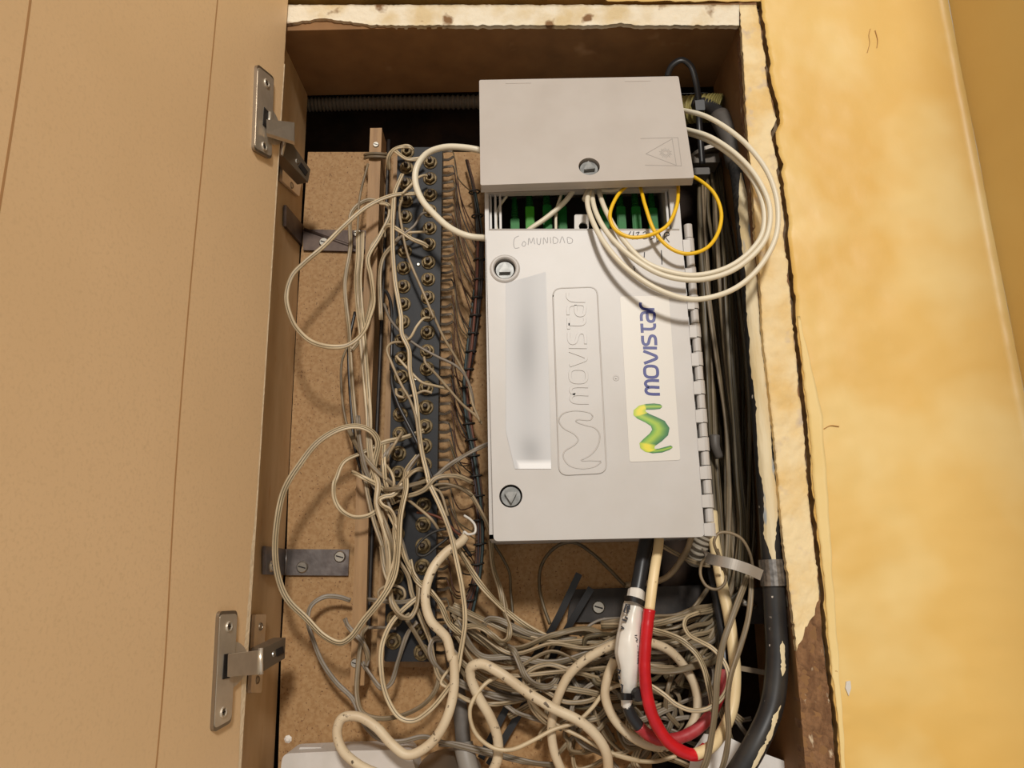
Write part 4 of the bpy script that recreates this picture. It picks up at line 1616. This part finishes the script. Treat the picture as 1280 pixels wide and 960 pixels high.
# long black zip tie tails over the chipboard
for lab, pts in (('longer black zip tie tail slanting down from beside the dark bracket plate', [(724, 717), (692, 783), (668, 822), (640, 872), (601, 948)]),
                 ('black zip tie tail lying just right of the longer one', [(739, 735), (708, 788), (685, 832), (655, 882), (611, 956)])):
    v, f = sweep_geo(path3(pts, [.066, .07, .073, .073, .072], 6), [(.0024, -.0006), (.0024, .0006), (-.0024, .0006), (-.0024, -.0006)])
    tag(link('zip_tie_tail', v, f, 'tie_black'), lab, 'zip tie')
# grey terminal fitting at the top right with a disc
ft = thing('round_fitting', 'small grey round fitting in the dark gap right of the flap', 'fitting', P(880, 200, .06))
v, f = disc_geo(P(884, 192, .062), (-.25, -.2, 1), .0135, .003, 24, .0125)
link('disc_plate', v, f, 'strap_grey', ft)
v, f = box_geo(P(878, 204, .066), (.012, 0, 0), (0, .008, 0), (0, 0, .004), .001)
link('fitting_block', v, f, 'conduit_grey', ft)
v, f = box_geo(P(872, 220, .068), (.008, 0, 0), (0, .008, 0), (0, 0, .003), .001)
link('fitting_block', v, f, 'duct_grey', ft)

# grey duct with boot at the bottom
gd = thing('grey_duct', 'dark grey flattened duct going down behind the beige cable at the bottom', 'duct', P(590, 985, .07))
v, f = sweep_geo(path3([(562, 780), (567, 827), (573, 870), (577, 905), (580, 940)], [.078, .072, .068, .066, .064], 6), [(.0052 * math.cos(a * .524), .003 * math.sin(a * .524)) for a in range(12)])
link('duct_body', v, f, 'duct_grey', gd, True)
v, f = sweep_geo(path3([(579, 930), (584, 952), (593, 985)], [.063, .06, .058], 6), circle_profile(.0066, 14))
link('duct_boot', v, f, 'boot_grey', gd, True)

# grey junction box at the lower left, dark lens-like cap, white cover at the lower right
jb = thing('junction_box', 'pale grey plastic junction box rising from the bottom edge at the lower left', 'junction box', P(435, 1010, .06))
v, f = prism_geo(round_poly([P(353, 942, .05), P(430, 938.5, .05), P(512, 937, .05), P(540, 1030, .05), P(344, 1030, .05)], .005, 5), (0, .03, 0))
link('box_lid', v, f, 'junction_grey', jb)
v, f = prism_geo(round_poly([P(374, 934, .062), P(402, 934, .062), P(402, 950, .062), P(374, 950, .062)], .001, 2), (0, .012, 0))
link('box_tab', v, f, 'junction_grey', jb)
mb = MB().add(*disc_geo(P(562, 968, .06), (0, -.5, 1), .022, .004, 28, .021))
jc = mb.build('round_canister', 'nickel_dark', None)
tag(jc, 'edge of a round dark metal cap at the bottom beside the grey duct', 'cap')
v, f = prism_geo([P(866, 938, .048), P(880, 917, .046), P(912, 922, .044), P(942, 937, .042), P(996, 957, .04), P(1010, 1010, .04), P(850, 1010, .048)], (0, .002, -.001))
tag(link('plastic_cover', v, f, 'paper_white'), 'white plastic cover sheet behind the thick black cable at the bottom right', 'cover')

# thick beige cables at the bottom
cable('beige_cable', 'thick dirty beige cable snaking from its stripped end beside the block to lower left',
      ZC((1005, 285), (985, 310), (910, 362), (840, 450), (806, 580), (832, 700), (912, 790), (940, 895)) + ZD((945, 400), (950, 560), (910, 720), (830, 840), (720, 895), (640, 842), (560, 755), (470, 703), (390, 712), (365, 780), (392, 870), (470, 942), (560, 985), (640, 1010)),
      [.04, .038, .034, .03, .028, .028, .03, .03, .03, .03, .03, .03, .03, .03, .03, .03, .03, .03, .03, .032, .034, .036], .0031, 'cable_beige')
for k, (lab, pts) in enumerate((('white stripped conductor curling up from the end of the beige cable', ZI((850, 590), (855, 560), (880, 575), (925, 565), (928, 520), (900, 480), (855, 450))),
                                ('thin dark conductor curving left from the beige cable end to a nut', ZI((845, 585), (790, 545), (680, 550), (590, 600), (540, 660), (545, 710), (590, 718), (680, 650), (760, 590))),
                                ('thin copper conductor running left from the beige cable end', ZI((850, 590), (800, 560), (720, 480), (620, 440), (540, 430))))):
    cable('stripped_conductor', lab, pts, [.04, .038, .036, .038, .042], .0009, ('sticker_white', 'harness_dark', 'harness_rust')[k], 'wire', n=7)
cable('beige_cable', 'thick beige cable making an arch over the black zip tie tails at the bottom', ZF((285, 1010), (330, 900), (330, 760), (280, 620), (200, 480), (150, 350), (152, 290), (220, 265), (340, 322), (520, 450), (700, 560), (880, 650), (1000, 760), (1058, 870), (1070, 1010)),
      [.05, .048, .046, .044, .042, .04, .038, .036, .034, .034, .034, .034, .036, .038, .04], .0033, 'cable_beige')
cable('beige_cable', 'beige cable curving from the bottom up to the white closure', ZF((770, 1010), (705, 840), (690, 690), (722, 520), (800, 350), (920, 235), (1110, 135), (1200, 110)), [.05, .046, .044, .042, .04, .036, .032, .03], .0030, 'cable_beige')
cable('beige_cable', 'round coil of beige cable behind the white closure and red tape', ZH((150, 235), (105, 350), (88, 480), (140, 620), (250, 740), (380, 808), (500, 815), (620, 740), (700, 580), (690, 430), (620, 290), (520, 180), (400, 128), (280, 120)),
      [.036, .036, .036, .036, .038, .04, .042, .044, .046, .046, .044, .042, .04, .036], .0030, 'cable_beige')

# ================================================================== TELEPHONE WIRES
RNG = random.Random(21)
NW = [0]


def wire(label, pts, Y, mt='wire_mid', kind='twin', r=.00105, group=None, name='telephone_wire', seg=7, tw=None):
    NW[0] += 1
    rg = random.Random(NW[0] * 13 + 5)
    r *= .84
    prof = {'twin': twin_profile(r), 'tri': tri_profile(r), 'single': circle_profile(r * 1.15, 8)}[kind]
    path = path3(pts, Y, seg)
    a, fq, ph = (tw if tw else (rg.uniform(.3, .9), rg.uniform(1.0, 2.6), rg.uniform(0, 6.28)))
    v, f = sweep_geo(path, prof, twist=(None if kind == 'single' else (lambda t: a * math.sin(6.2832 * fq * t + ph))))
    o = link(name, v, f, mt, None, True)
    if kind != 'single':
        o.data.materials.append(M['groove_dark'])
        k = len(prof)
        gi = {4, 9} if kind == 'twin' else {3, 5, 9, 11}
        o.data.polygons.foreach_set('material_index', [1 if (i % k in gi and i < len(f) - 2) else 0 for i in range(len(f))])
    tag(o, label, 'wire', group)
    return o


wire('long beige twin wire bowing far left over the upper rusted bracket',
     ZA((765, 328), (650, 335), (520, 390), (400, 490), (300, 590), (200, 675), (140, 740), (112, 850), (140, 960)) + ZB((175, 135), (240, 190), (340, 215), (420, 205), (490, 150), (530, 60), (548, -10)) + ZA((535, 740), (520, 650), (580, 540), (630, 430), (620, 385), (580, 375)),
     [.046, .04, .034, .028, .022, .018, .016, .015, .018, .03, .044, .05, .052, .054], 'wire_bright', r=.0011)
wire('long beige twin wire falling over the block and hanging in a big loop below it',
     ZA((692, 230), (655, 320), (645, 420), (642, 560), (655, 760), (685, 940)) + ZB((690, 150), (725, 230), (730, 330), (760, 480), (772, 600), (790, 740), (820, 870)) + ZC((820, 0), (880, 130), (930, 260), (962, 400), (990, 540), (1005, 700), (985, 850), (958, 980)) + ZD((900, 590), (830, 670), (750, 722), (680, 708), (612, 600), (585, 450), (592, 340), (640, 230), (740, 130), (800, 90)),
     [.046, .04, .038, .038, .036, .034, .032, .032, .034, .034, .036, .04], 'wire_bright', r=.00105)
wire('thin beige wire slanting down across the block from the upper left nuts to the harness',
     ZA((690, 360), (678, 400), (690, 500), (720, 640), (800, 830), (850, 950)) + ZB((840, 40), (900, 170), (960, 270), (1020, 390), (1040, 490), (1080, 590)), [.046, .042, .04, .04, .042, .05, .056, .058], 'wire_mid', 'single')
for i, (dx, lab) in enumerate(((0, 'leftmost strand'), (7, 'middle strand'), (12, 'right strand'))):
    wire('beige twin wire of the upright bunch left of the block, ' + lab,
         [(x + dx * .5 * (1 - k / 15), y) for k, (x, y) in enumerate(ZA((470, 520), (468, 640), (460, 760), (472, 940)) + ZB((478, 100), (492, 250), (505, 400), (518, 560), (522, 700), (535, 800), (565, 900)) + ZC((560, 120), (600, 250), (620, 380), (625, 480), (640, 600), (690, 680)))],
         [.056, .05, .046, .044 - .003 * i, .04, .038, .038, .036, .036, .038, .04], ('wire_bright', 'wire_mid', 'wire_bright')[i])
wire('old beige wire from the cord loop at the batten top down its left side', ZA((520, 180), (480, 340), (470, 470), (468, 700), (475, 960)) + ZB((500, 250), (515, 500), (525, 700), (560, 900)), [.06, .058, .056, .054, .052, .05, .05], 'wire_old', 'single')
wire('beige twin wire left edge of the upright bunch, reaching the lower block', ZA((630, 390), (520, 360), (440, 420), (432, 600), (405, 780), (420, 960)) + ZB((425, 120), (432, 260), (445, 450), (465, 640), (500, 830)) + ZC((520, 80), (555, 220), (595, 340), (618, 470), (640, 620), (690, 690), (730, 670)), [.06, .058, .052, .048, .046, .044, .042, .04, .042], 'wire_mid')
wire('thin old wire hanging left of the upright bunch', ZB((415, 215), (388, 300), (400, 540), (440, 670), (510, 770), (600, 830), (640, 910)) + ZC((660, 60), (690, 140)), [.06, .062, .06, .056, .05, .048], 'wire_old', 'single')
wire('beige twin wire hanging in a small loop left of the batten', ZB((800, 633), (700, 668), (600, 692), (500, 740), (400, 790), (362, 870)) + ZC((350, 20), (352, 90), (385, 150), (450, 185), (530, 175), (590, 130)), [.046, .044, .042, .038, .034, .034, .036, .04, .046], 'wire_bright')
wire('bright twin wire sweeping in the widest loop over the left cabinet side',
     ZB((535, 900), (555, 780), (570, 690), (540, 640), (470, 612), (380, 625), (270, 690), (180, 800), (110, 910)) + ZC((78, 130), (55, 350), (75, 500), (120, 600), (210, 690), (300, 780), (380, 815), (430, 790), (500, 700), (590, 590), (650, 480), (672, 330), (682, 180), (710, 40)) + ZB((712, 840), (770, 760)),
     [.042, .036, .032, .028, .024, .024, .026, .03, .034, .036, .034, .03, .028, .028, .034, .044], 'wire_bright', 'tri', .00095)
wire('beige wire looping over the block at mid height and dropping to its foot', ZB((700, 190), (640, 195), (615, 225), (640, 300), (690, 410), (730, 480), (760, 570), (775, 690), (800, 800), (850, 920)) + ZC((880, 60), (920, 180)), [.044, .038, .036, .036, .036, .038, .04], 'wire_mid', 'single')
wire('short pale wire arching between two nuts near the middle of the block', ZB((690, 190), (730, 170), (765, 110), (800, 72), (828, 70)), [.044, .040, .038, .040, .044], 'wire_bright', 'single')
wire('grey wire slanting right across the block to the harness at mid height', ZB((600, 0), (640, 90), (740, 190), (860, 260), (960, 310), (1012, 370), (1040, 450), (1052, 540)), [.052, .044, .042, .044, .05, .055, .06], 'wire_grey', 'single')
wire('grey wire from a right column nut slanting down to the box edge', ZB((800, 265), (810, 300), (850, 340), (920, 420), (990, 500), (1060, 560), (1090, 600)), [.043, .042, .044, .05, .054, .058, .06], 'wire_mid', 'single')
wire('pale wire crossing between left and right nuts just above the shiny screw', ZB((660, 260), (720, 325), (790, 392), (850, 408), (925, 425)), [.044, .043, .043, .046, .055], 'wire_bright', 'single')
wire('grey twin wire slanting from the block foot up behind the grey box', ZB((1140, 690), (1070, 722), (1000, 760), (920, 810), (850, 868)) + ZC((760, 20), (690, 30)), [.05, .045, .044, .044, .042, .044], 'wire_grey')
wire('beige wire wrapped under a nut in the middle of the left column', ZB((660, 425), (665, 455), (695, 467), (750, 455), (800, 435), (840, 445)), [.045, .043, .043, .043, .043, .044], 'wire_mid', 'single')
wire('beige twin wire hooked back on itself at the lower left of the block', ZI((575, 145), (530, 150), (480, 185), (430, 260), (380, 312), (320, 325), (290, 345), (310, 382), (360, 410), (392, 470), (390, 560), (400, 640), (395, 740), (360, 850), (330, 950)), [.044, .04, .036, .034, .034, .034, .036, .036, .036], 'wire_bright')
wire('beige twin wire arching right from the block foot and falling below the grey box', ZC((740, 45), (800, 38), (860, 40), (950, 30), (1020, 60), (1080, 150), (1130, 260), (1142, 420), (1180, 530), (1210, 640), (1218, 760)), [.042, .044, .046, .05, .054, .058, .062, .064, .066, .07], 'wire_mid')
wire('long beige twin wire slanting from the beige cable end into the tangle under the box', ZE((20, 60), (100, 190), (220, 380), (360, 530), (520, 650), (700, 740), (850, 800), (960, 850)), [.044, .046, .05, .054, .056, .056, .056], 'wire_bright', 'tri', .0009)
wire('beige twin wire curving down the middle of the lower block', ZJ((490, 0), (520, 100), (560, 160), (630, 210), (700, 300), (750, 420), (840, 500)), [.042, .04, .038, .038, .04, .044, .05], 'wire_bright', 'tri', .00085)
wire('old beige twin wire wandering across the lower chipboard left of the batten', ZD((432, 122), (370, 104), (300, 105), (235, 150), (220, 230), (250, 330), (290, 430), (360, 530), (440, 610), (470, 670), (505, 745), (580, 815), (680, 828), (800, 803), (880, 828), (1000, 860), (1100, 885), (1180, 905)), [.07, .066, .062, .06, .06, .062, .06, .056, .05, .05, .052, .054, .056, .058], 'wire_grey')
wire('old beige twin wire making the narrow hanging loop below the terminal block', ZD((488, 290), (470, 450), (465, 600), (490, 680), (560, 711), (680, 700), (800, 640), (862, 560), (872, 480), (835, 420), (740, 260), (700, 200), (640, 150), (630, 60), (632, -20)), [.058, .052, .048, .046, .046, .046, .046, .044, .042, .042], 'wire_old')
wire('thin grey wire dipping in a V below the foot of the terminal block', ZD((490, 430), (530, 490), (590, 562), (632, 540), (672, 420), (720, 285), (765, 228)), [.06, .058, .056, .054, .052, .048, .044], 'wire_grey')
wire('short grey twin wire knotted beside the lower batten', ZD((405, 215), (420, 250), (455, 290), (500, 340), (520, 400), (510, 450)), [.062, .056, .054, .055, .056, .058], 'wire_grey')
wire('old twin wire standing upright beside the lower batten', ZD((520, 250), (490, 290), (500, 340), (520, 410), (512, 455)), [.06, .056, .055, .056, .06], 'wire_old')
wire('short grey wire crossing horizontally behind the lower batten', ZD((480, 265), (540, 258), (600, 258), (660, 262)), [.062, .058, .05, .046], 'wire_grey', 'single')
wire('pale wire hooked round the third last nut of the left column', ZC((575, 590), (572, 560), (600, 535), (650, 528), (695, 545), (705, 580), (690, 605)), [.046, .044, .043, .043, .043, .043, .045], 'wire_mid', 'single')
wire('grey wires crossing horizontally over the lower block', ZC((520, 598), (600, 605), (680, 612), (745, 600), (800, 572)), [.055, .048, .042, .04, .038], 'wire_grey')
wire('bright beige wire in a round loop at the foot of the block, right side', ZC((770, 500), (772, 560), (760, 640), (725, 690), (680, 675), (640, 620), (630, 540), (600, 440), (585, 330)), [.04, .038, .036, .034, .034, .036, .038, .04], 'wire_mid')
wire('beige twin wire from the block foot slanting down to the beige cable', ZC((600, 240), (660, 380), (720, 480), (740, 570), (780, 680), (830, 800), (850, 900)) + ZD((872, 500), (920, 560)), [.044, .042, .042, .042, .042, .044, .046], 'wire_mid')
wire('grey twin wire looping beside the lower block and running right along the bottom', ZJ((700, 520), (650, 530), (625, 590), (640, 660), (690, 730), (760, 790), (850, 840), (950, 880), (1080, 920), (1240, 935)), [.044, .042, .04, .042, .046, .052, .056, .058, .06], 'wire_grey')
wire('pale wire looping from the bright hanging loop past the beige cable', ZJ((780, 690), (700, 820), (740, 850), (800, 890), (880, 940), (960, 955)), [.046, .044, .044, .048, .052, .056], 'wire_bright', 'single')
wire('pale beige loop hooked over the first nut of the terminal block', ZA((625, 210), (622, 150), (650, 108), (700, 92), (730, 95), (745, 110)), [.056, .048, .044, .043, .043, .045], 'wire_bright')
wire('beige wire curving under the first left nut to the white cable', ZA((650, 108), (675, 130), (715, 155), (770, 155), (800, 148)), [.045, .043, .042, .043, .045], 'wire_bright')
wire('beige wire hooking round the second right nut', ZA((690, 330), (735, 285), (770, 250), (800, 237), (815, 240)), [.042, .041, .041, .043, .045], 'wire_bright', 'single')
wire('pale wire crossing from the left to the right column near the top', ZA((600, 545), (605, 505), (625, 487), (680, 515), (740, 555), (800, 580), (820, 595)), [.055, .05, .045, .041, .041, .042, .044], 'wire_bright')
wire('grey wire crossing up from the left nuts to the fourth right nut', ZA((660, 570), (700, 530), (750, 490), (790, 430), (810, 425)), [.045, .041, .041, .042, .045], 'wire_grey', 'single')
wire('short pale wire reaching the sixth right nut horizontally', ZA((700, 525), (740, 522), (790, 520), (815, 520)), [.042, .041, .043, .045], 'wire_bright', 'single')
wire('beige twin wire left of the block from mid height up to the top nuts', ZA((585, 960), (580, 720), (600, 640), (650, 580), (680, 545)), [.05, .05, .05, .047, .045], 'wire_mid')
wire('beige wire beside the batten bending round near its top', ZA((630, 390), (635, 430), (590, 520), (540, 590), (522, 680), (540, 800), (520, 930)) + ZB((470, 190), (440, 230)), [.06, .058, .056, .054, .054, .05, .046, .044], 'wire_mid')
wire('black wire running down the middle of the terminal block', ZB((640, 330), (640, 400), (670, 500), (720, 600), (765, 690)) + ZC((850, 10), (905, 130), (950, 260), (1035, 380)), [.05, .046, .043, .042, .041, .042, .05, .06], 'wire_black', 'single', .0013)
wire('black wire curving round behind the batten at mid height', ZA((470, 870), (490, 810), (520, 800), (600, 810), (630, 860), (640, 960)) + ZB((640, 150), (635, 330)), [.072, .07, .068, .066, .058, .056, .054], 'wire_black', 'single', .0013)
wire('black wire along the left of the upright bunch', ZB((455, 40), (425, 200), (428, 400), (440, 560), (450, 700), (500, 880), (540, 990)), [.066, .064, .062, .06, .058, .056], 'wire_black', 'single', .0013)
# crossing wires in the knot at the foot of the upright bunch
KNOT = [
    ((560, 880), (620, 760), (660, 690), (690, 640)), ((420, 620), (470, 720), (560, 830), (640, 900), (700, 960)), ((600, 690), (600, 800), (610, 900), (650, 1000)),
    ((690, 960), (710, 850), (770, 760), (800, 745)), ((640, 960), (700, 880), (760, 830), (810, 830)), ((560, 930), (650, 925), (760, 900), (860, 868)),
    ((590, 780), (640, 850), (650, 900), (620, 960)), ((650, 700), (610, 750), (590, 830), (600, 930)), ((630, 930), (700, 960), (800, 930), (860, 870), (960, 860), (1040, 890)),
    ((640, 1000), (760, 950), (880, 900), (960, 912), (1040, 960)), ((440, 840), (480, 860), (560, 900), (640, 960)), ((470, 560), (480, 700), (520, 860), (600, 980)),
    ((680, 950), (760, 1010), (840, 1080), (890, 1160)), ((560, 980), (600, 1080), (640, 1200), (640, 1330)), ((600, 1000), (660, 1120), (700, 1260), (760, 1380)),
    ((580, 900), (640, 1040), (690, 1180), (730, 1320)),
]
KNOT_MAT = ('beige', 'brownish', 'pale beige', 'grey')
KNOT_LAB = ['crossing left to right at the top of the knot',
            'leaving the batten bunch low on the left',
            'running almost upright on the left of the knot',
            'rising to a right column nut from the knot',
            'rising shallowly to the second lowest visible right nut',
            'crossing level from the batten to the right column',
            'bent round in a short bow beside the batten',
            'bowing left in the upper knot',
            'dipping under the knot and arching out right to the harness',
            'crossing lowest to the right and ending by the harness',
            'lying slanted just right of the batten',
            'running steeply down along the batten edge',
            'slanting down right over the bare middle of the block',
            'dropping straight down on the left edge of the block',
            'slanting down from the knot to the lower nuts',
            'falling steepest through the middle of the knot']
for i, k in enumerate(KNOT):
    wire(KNOT_MAT[i % 4] + ' knot wire ' + KNOT_LAB[i], ZB(*k), [.046, .038 - .002 * (i % 3), .034 + .002 * (i % 4), .044], ('wire_mid', 'wire_old', 'wire_bright', 'wire_grey')[i % 4],
         'twin' if i % 3 else 'single', group='wires knotted over the lower terminal block')

# traced wires of the tangle under the box
wire('bright single wire swinging from the white closure in a deep loop over black ties', ZF((330, 352), (260, 390), (190, 470), (148, 560), (155, 660), (200, 750), (300, 825), (420, 838), (560, 780), (700, 705), (860, 650), (960, 560), (1040, 460), (1140, 408), (1200, 420)), [.044, .04, .038, .036, .036, .036, .038, .04, .04, .04], 'wire_bright', 'single', .0014)
wire('pale wire running from mid tangle to the lower right under the red tape', ZF((380, 380), (500, 460), (620, 590), (760, 690), (900, 760), (1060, 850), (1280, 912)) + ZH((150, 872), (300, 912), (430, 915), (560, 880)), [.05, .046, .044, .042, .042, .042, .044], 'wire_bright', 'single', .0014)
wire('grey twin wire along the bottom edge from the left', ZF((-60, 795), (100, 810), (260, 850), (400, 890), (560, 925), (740, 945)), [.058, .056, .055, .056, .058], 'wire_grey', 'tri', .0009)
wire('grey twin wire running right over the zip tie tails, upper of three', ZF((-40, 320), (60, 370), (170, 430), (300, 468), (430, 495), (520, 505)), [.052, .054, .056, .058, .06], 'wire_grey')
wire('beige twin wire running right over the zip tie tails, middle of three', ZF((0, 420), (60, 470), (180, 520), (300, 535), (420, 520), (500, 505)), [.052, .054, .056, .058, .06], 'wire_mid')
wire('grey twin wire running right over the zip tie tails, lowest of three', ZF((380, 535), (450, 585), (560, 625), (660, 658), (760, 700)), [.06, .058, .056, .055, .055], 'wire_grey')
wire('beige twin wire hanging in a U over the black zip tie tails', ZF((405, 150), (440, 180), (475, 260), (520, 350), (590, 405), (660, 418), (710, 390), (740, 310), (760, 230)), [.05, .044, .042, .042, .044, .046, .05, .054, .056], 'wire_grey', 'tri', .0009)
wire('beige twin wire curling in an S under the lower left corner of the grey box', ZE((100, 665), (160, 655), (230, 670), (300, 715), (360, 755), (400, 735), (410, 660), (375, 560), (350, 420), (300, 260), (285, 80)), [.05, .046, .044, .044, .046, .05, .054, .056, .056], 'wire_mid', 'tri', .00085)
wire('grey twin wire arching from the dark harness end into the tangle', ZE((245, 740), (235, 660), (270, 608), (340, 612), (440, 660), (560, 710), (700, 735), (860, 745)), [.06, .056, .052, .05, .052, .055, .056], 'wire_grey', 'tri', .0009)
wire('thin dark wire arching on the chipboard under the grey box', ZE((680, 640), (640, 530), (610, 400), (620, 260), (680, 160), (760, 105), (850, 100), (950, 160), (1060, 260), (1180, 385)), [.066, .07, .072, .072, .07, .068, .066, .066, .068], 'wire_dim', 'single', .0013)
wire('thin grey wire straight down from behind the box to the tangle', ZE((300, 100), (370, 210), (410, 300), (418, 420), (430, 560), (432, 660)), [.06, .064, .066, .066, .064, .06], 'wire_dim', 'single')
wire('grey twin wire curving from the tangle up to the dark bracket', ZE((880, 720), (930, 660), (1010, 615), (1120, 602), (1200, 605)), [.06, .062, .064, .066, .07], 'wire_grey', 'single')
wire('single pale loop hanging in front of the metal strap', ZQ((850, 215), (832, 160), (818, 110), (835, 80), (875, 78), (920, 100), (950, 150), (965, 215)), [.03, .018, .012, .012, .012, .012, .014, .02], 'wire_old', 'single')
wire('thin ring of wire hanging under the metal strap', ZQ((795, 165), (770, 195), (768, 240), (790, 278), (825, 290), (855, 272), (862, 240), (845, 190), (830, 140)), [.03, .016, .012, .010, .010, .012, .014, .02], 'wire_old', 'single')
wire('beige wire looping from the hanging bundle round in front of the cream cable', ZH((720, 250 - 330), (630, -40), (615, 10), (650, 75), (720, 115), (800, 160), (870, 235), (910, 330), (900, 430), (850, 510), (760, 568), (660, 575), (560, 535), (480, 470), (390, 412), (330, 400)), [.04, .032, .028, .022, .016, .012, .010, .010, .012, .012, .012, .014, .016, .02], 'wire_bright', 'twin', .0009)
wire('beige twin wire arching right of the red tape and down behind it', ZH((400, 40), (500, 65), (600, 110), (690, 190), (740, 280), (775, 400), (800, 520), (810, 620)), [.04, .034, .03, .028, .028, .028, .028, .03], 'wire_bright', 'tri', .00085)
wire('long twin wire from the strap down across the cream cable to the white cover', ZQ((950, 225), (925, 290), (880, 410), (850, 500), (830, 620), (822, 740), (808, 840), (790, 930), (770, 980)), [.02, .016, .012, .010, .010, .010, .010, .012, .016], 'wire_old', 'tri', .0009)
wire('twin wire right of the cream cable, dropping furthest right from the strap', ZQ((955, 200), (957, 290), (945, 400), (915, 510), (880, 620), (868, 720), (872, 830), (860, 920), (840, 980)), [.02, .016, .012, .010, .008, .008, .010, .014, .018], 'wire_old', 'twin', .0011)
wire('beige cable stub behind the cream cable just under the box', ZG((665, 50), (640, 130), (590, 220), (520, 310), (450, 350), (340, 370), (220, 380)), [.03, .04, .05, .056, .06, .066, .07], 'wire_mid', 'single', .0022)
wire('beige twin wire running behind the cream cable to the strap', ZG((470, 120), (560, 170), (640, 210), (720, 240), (790, 250)), [.06, .056, .054, .05, .05], 'wire_mid')
wire('grey twin wire slanting down left from the strap behind the tangle', ZG((785, 385), (720, 480), (660, 560), (620, 620)), [.055, .052, .05, .05], 'wire_old')

# wires turning from the bundle into the tangle
for i in range(12):
    yb_ = 520 + i * 33 + RNG.uniform(-10, 10)
    pts = ZG((RNG.uniform(840, 880), 330 + i * 12), (RNG.uniform(800, 840), yb_ - 14), (680, yb_ + 22 + 2 * i), (560, yb_ + 70 + RNG.uniform(-12, 12)), (430, yb_ + 85 + RNG.uniform(-15, 15)), (250, yb_ + 70 + RNG.uniform(-40, 40)), (60, yb_ + 90 + RNG.uniform(-50, 50)))
    y0 = RNG.uniform(.042, .062)
    wire('grey beige twin wire running left from the hanging bundle into the tangle behind the closure', pts, [.06, y0, y0 - .008, y0 - .006, y0, y0 + .006], RNG.choice(['wire_mid', 'wire_old', 'wire_grey', 'wire_mid']), RNG.choice(['twin', 'twin', 'tri']),
         .0010, group='wires running left from the bundle behind the closure')
# flat run of wires from the block foot to the tangle
for i in range(14):
    y0 = 706 + i * 6.0
    pts = [(566 + RNG.uniform(-8, 8), y0 + 45 + RNG.uniform(-8, 10)), (600, y0 + 80 + RNG.uniform(-14, 10)), (640, y0 + 92 + RNG.uniform(-14, 14)), (690, y0 + 88 + RNG.uniform(-18, 14)),
           (735, y0 + 86 + RNG.uniform(-16, 16)), (775, y0 + 84 + RNG.uniform(-22, 18)), (815, y0 + 80 + RNG.uniform(-25, 18))]
    d = RNG.uniform(.048, .068)
    wire('grey beige twin wire in the flat run from the block foot to the tangle', pts, [.052, d, d - .004, d, d + .004], RNG.choice(['wire_mid', 'wire_old', 'wire_grey', 'wire_mid']), RNG.choice(['twin', 'tri', 'tri']), .0009,
         group='flat run of wires right of the block foot')
# loops of the tangle
for i in range(34):
    cx, cy = RNG.uniform(690, 880), RNG.uniform(822, 945)
    rx, ry = RNG.uniform(22, 62), RNG.uniform(18, 46)
    a0, span = RNG.uniform(0, 6.28), RNG.uniform(2.4, 5.6) * RNG.choice((-1, 1))
    rot = RNG.uniform(-.9, .9)
    n = 8
    pts = []
    for k in range(n):
        a = a0 + span * k / (n - 1)
        g = 1 + .16 * math.sin(k * 1.9 + i)
        x, y = rx * g * math.cos(a), ry * g * math.sin(a)
        pts.append((cx + x * math.cos(rot) - y * math.sin(rot), min(990, cy + x * math.sin(rot) + y * math.cos(rot))))
    pts.append((pts[-1][0] + RNG.uniform(-50, 50), pts[-1][1] + RNG.uniform(-10, 40)))
    d = RNG.uniform(.050, .070)
    wire('grey beige twin wire looped in the tangle behind the red taped cable', pts, [d + .004, d - .004, d + RNG.uniform(-.005, .004), d - .004, d + .004], RNG.choice(['wire_mid', 'wire_old', 'wire_grey', 'wire_dim']),
         RNG.choice(['twin', 'tri', 'twin']), RNG.choice([.0009, .0010, .0011]), group='looped wires of the lower tangle')

# hanging bundle in the dark right of the box
for i in range(32):
    u = (i + RNG.uniform(-.3, .3)) / 31
    ph = RNG.uniform(0, 6.28)
    am = RNG.uniform(1.5, 6.5)
    pts = []
    for k, (y, x0, x1) in enumerate(((206, 874, 906), (262, 872, 914), (320, 872, 924), (390, 876, 930), (460, 882, 934), (530, 888, 938), (600, 892, 941), (655, 896, 943), (697, 897, 940), (740, 896, 934))):
        pts.append((x0 + (x1 - x0) * u + am * math.sin(k * .85 + ph) * (0.3 if k in (0, 8) else 1), y + RNG.uniform(-8, 8)))
    last = RNG.random()
    if last < .45:
        pts.append((884 - 14 * RNG.random(), 790 + RNG.uniform(-20, 30)))
        pts.append((850 - 30 * RNG.random(), 830 + RNG.uniform(-20, 40)))
    d = RNG.uniform(.048, .1)
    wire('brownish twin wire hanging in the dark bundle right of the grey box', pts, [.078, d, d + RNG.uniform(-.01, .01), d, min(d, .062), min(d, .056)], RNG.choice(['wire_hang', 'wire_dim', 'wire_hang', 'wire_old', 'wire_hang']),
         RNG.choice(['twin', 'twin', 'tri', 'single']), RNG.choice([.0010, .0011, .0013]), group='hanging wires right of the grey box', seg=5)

# small grey sleeve among the hanging wires and a tag end
v, f = sweep_geo(path3([(893, 545), (894, 558), (899, 572)], [.044, .043, .045], 5), circle_profile(.0033, 12), scale=lambda t: 1.2 - .3 * t)
tag(link('cable_sleeve', v, f, 'duct_grey', None, True), 'short grey plastic sleeve caught among the hanging wires right of the box', 'sleeve')
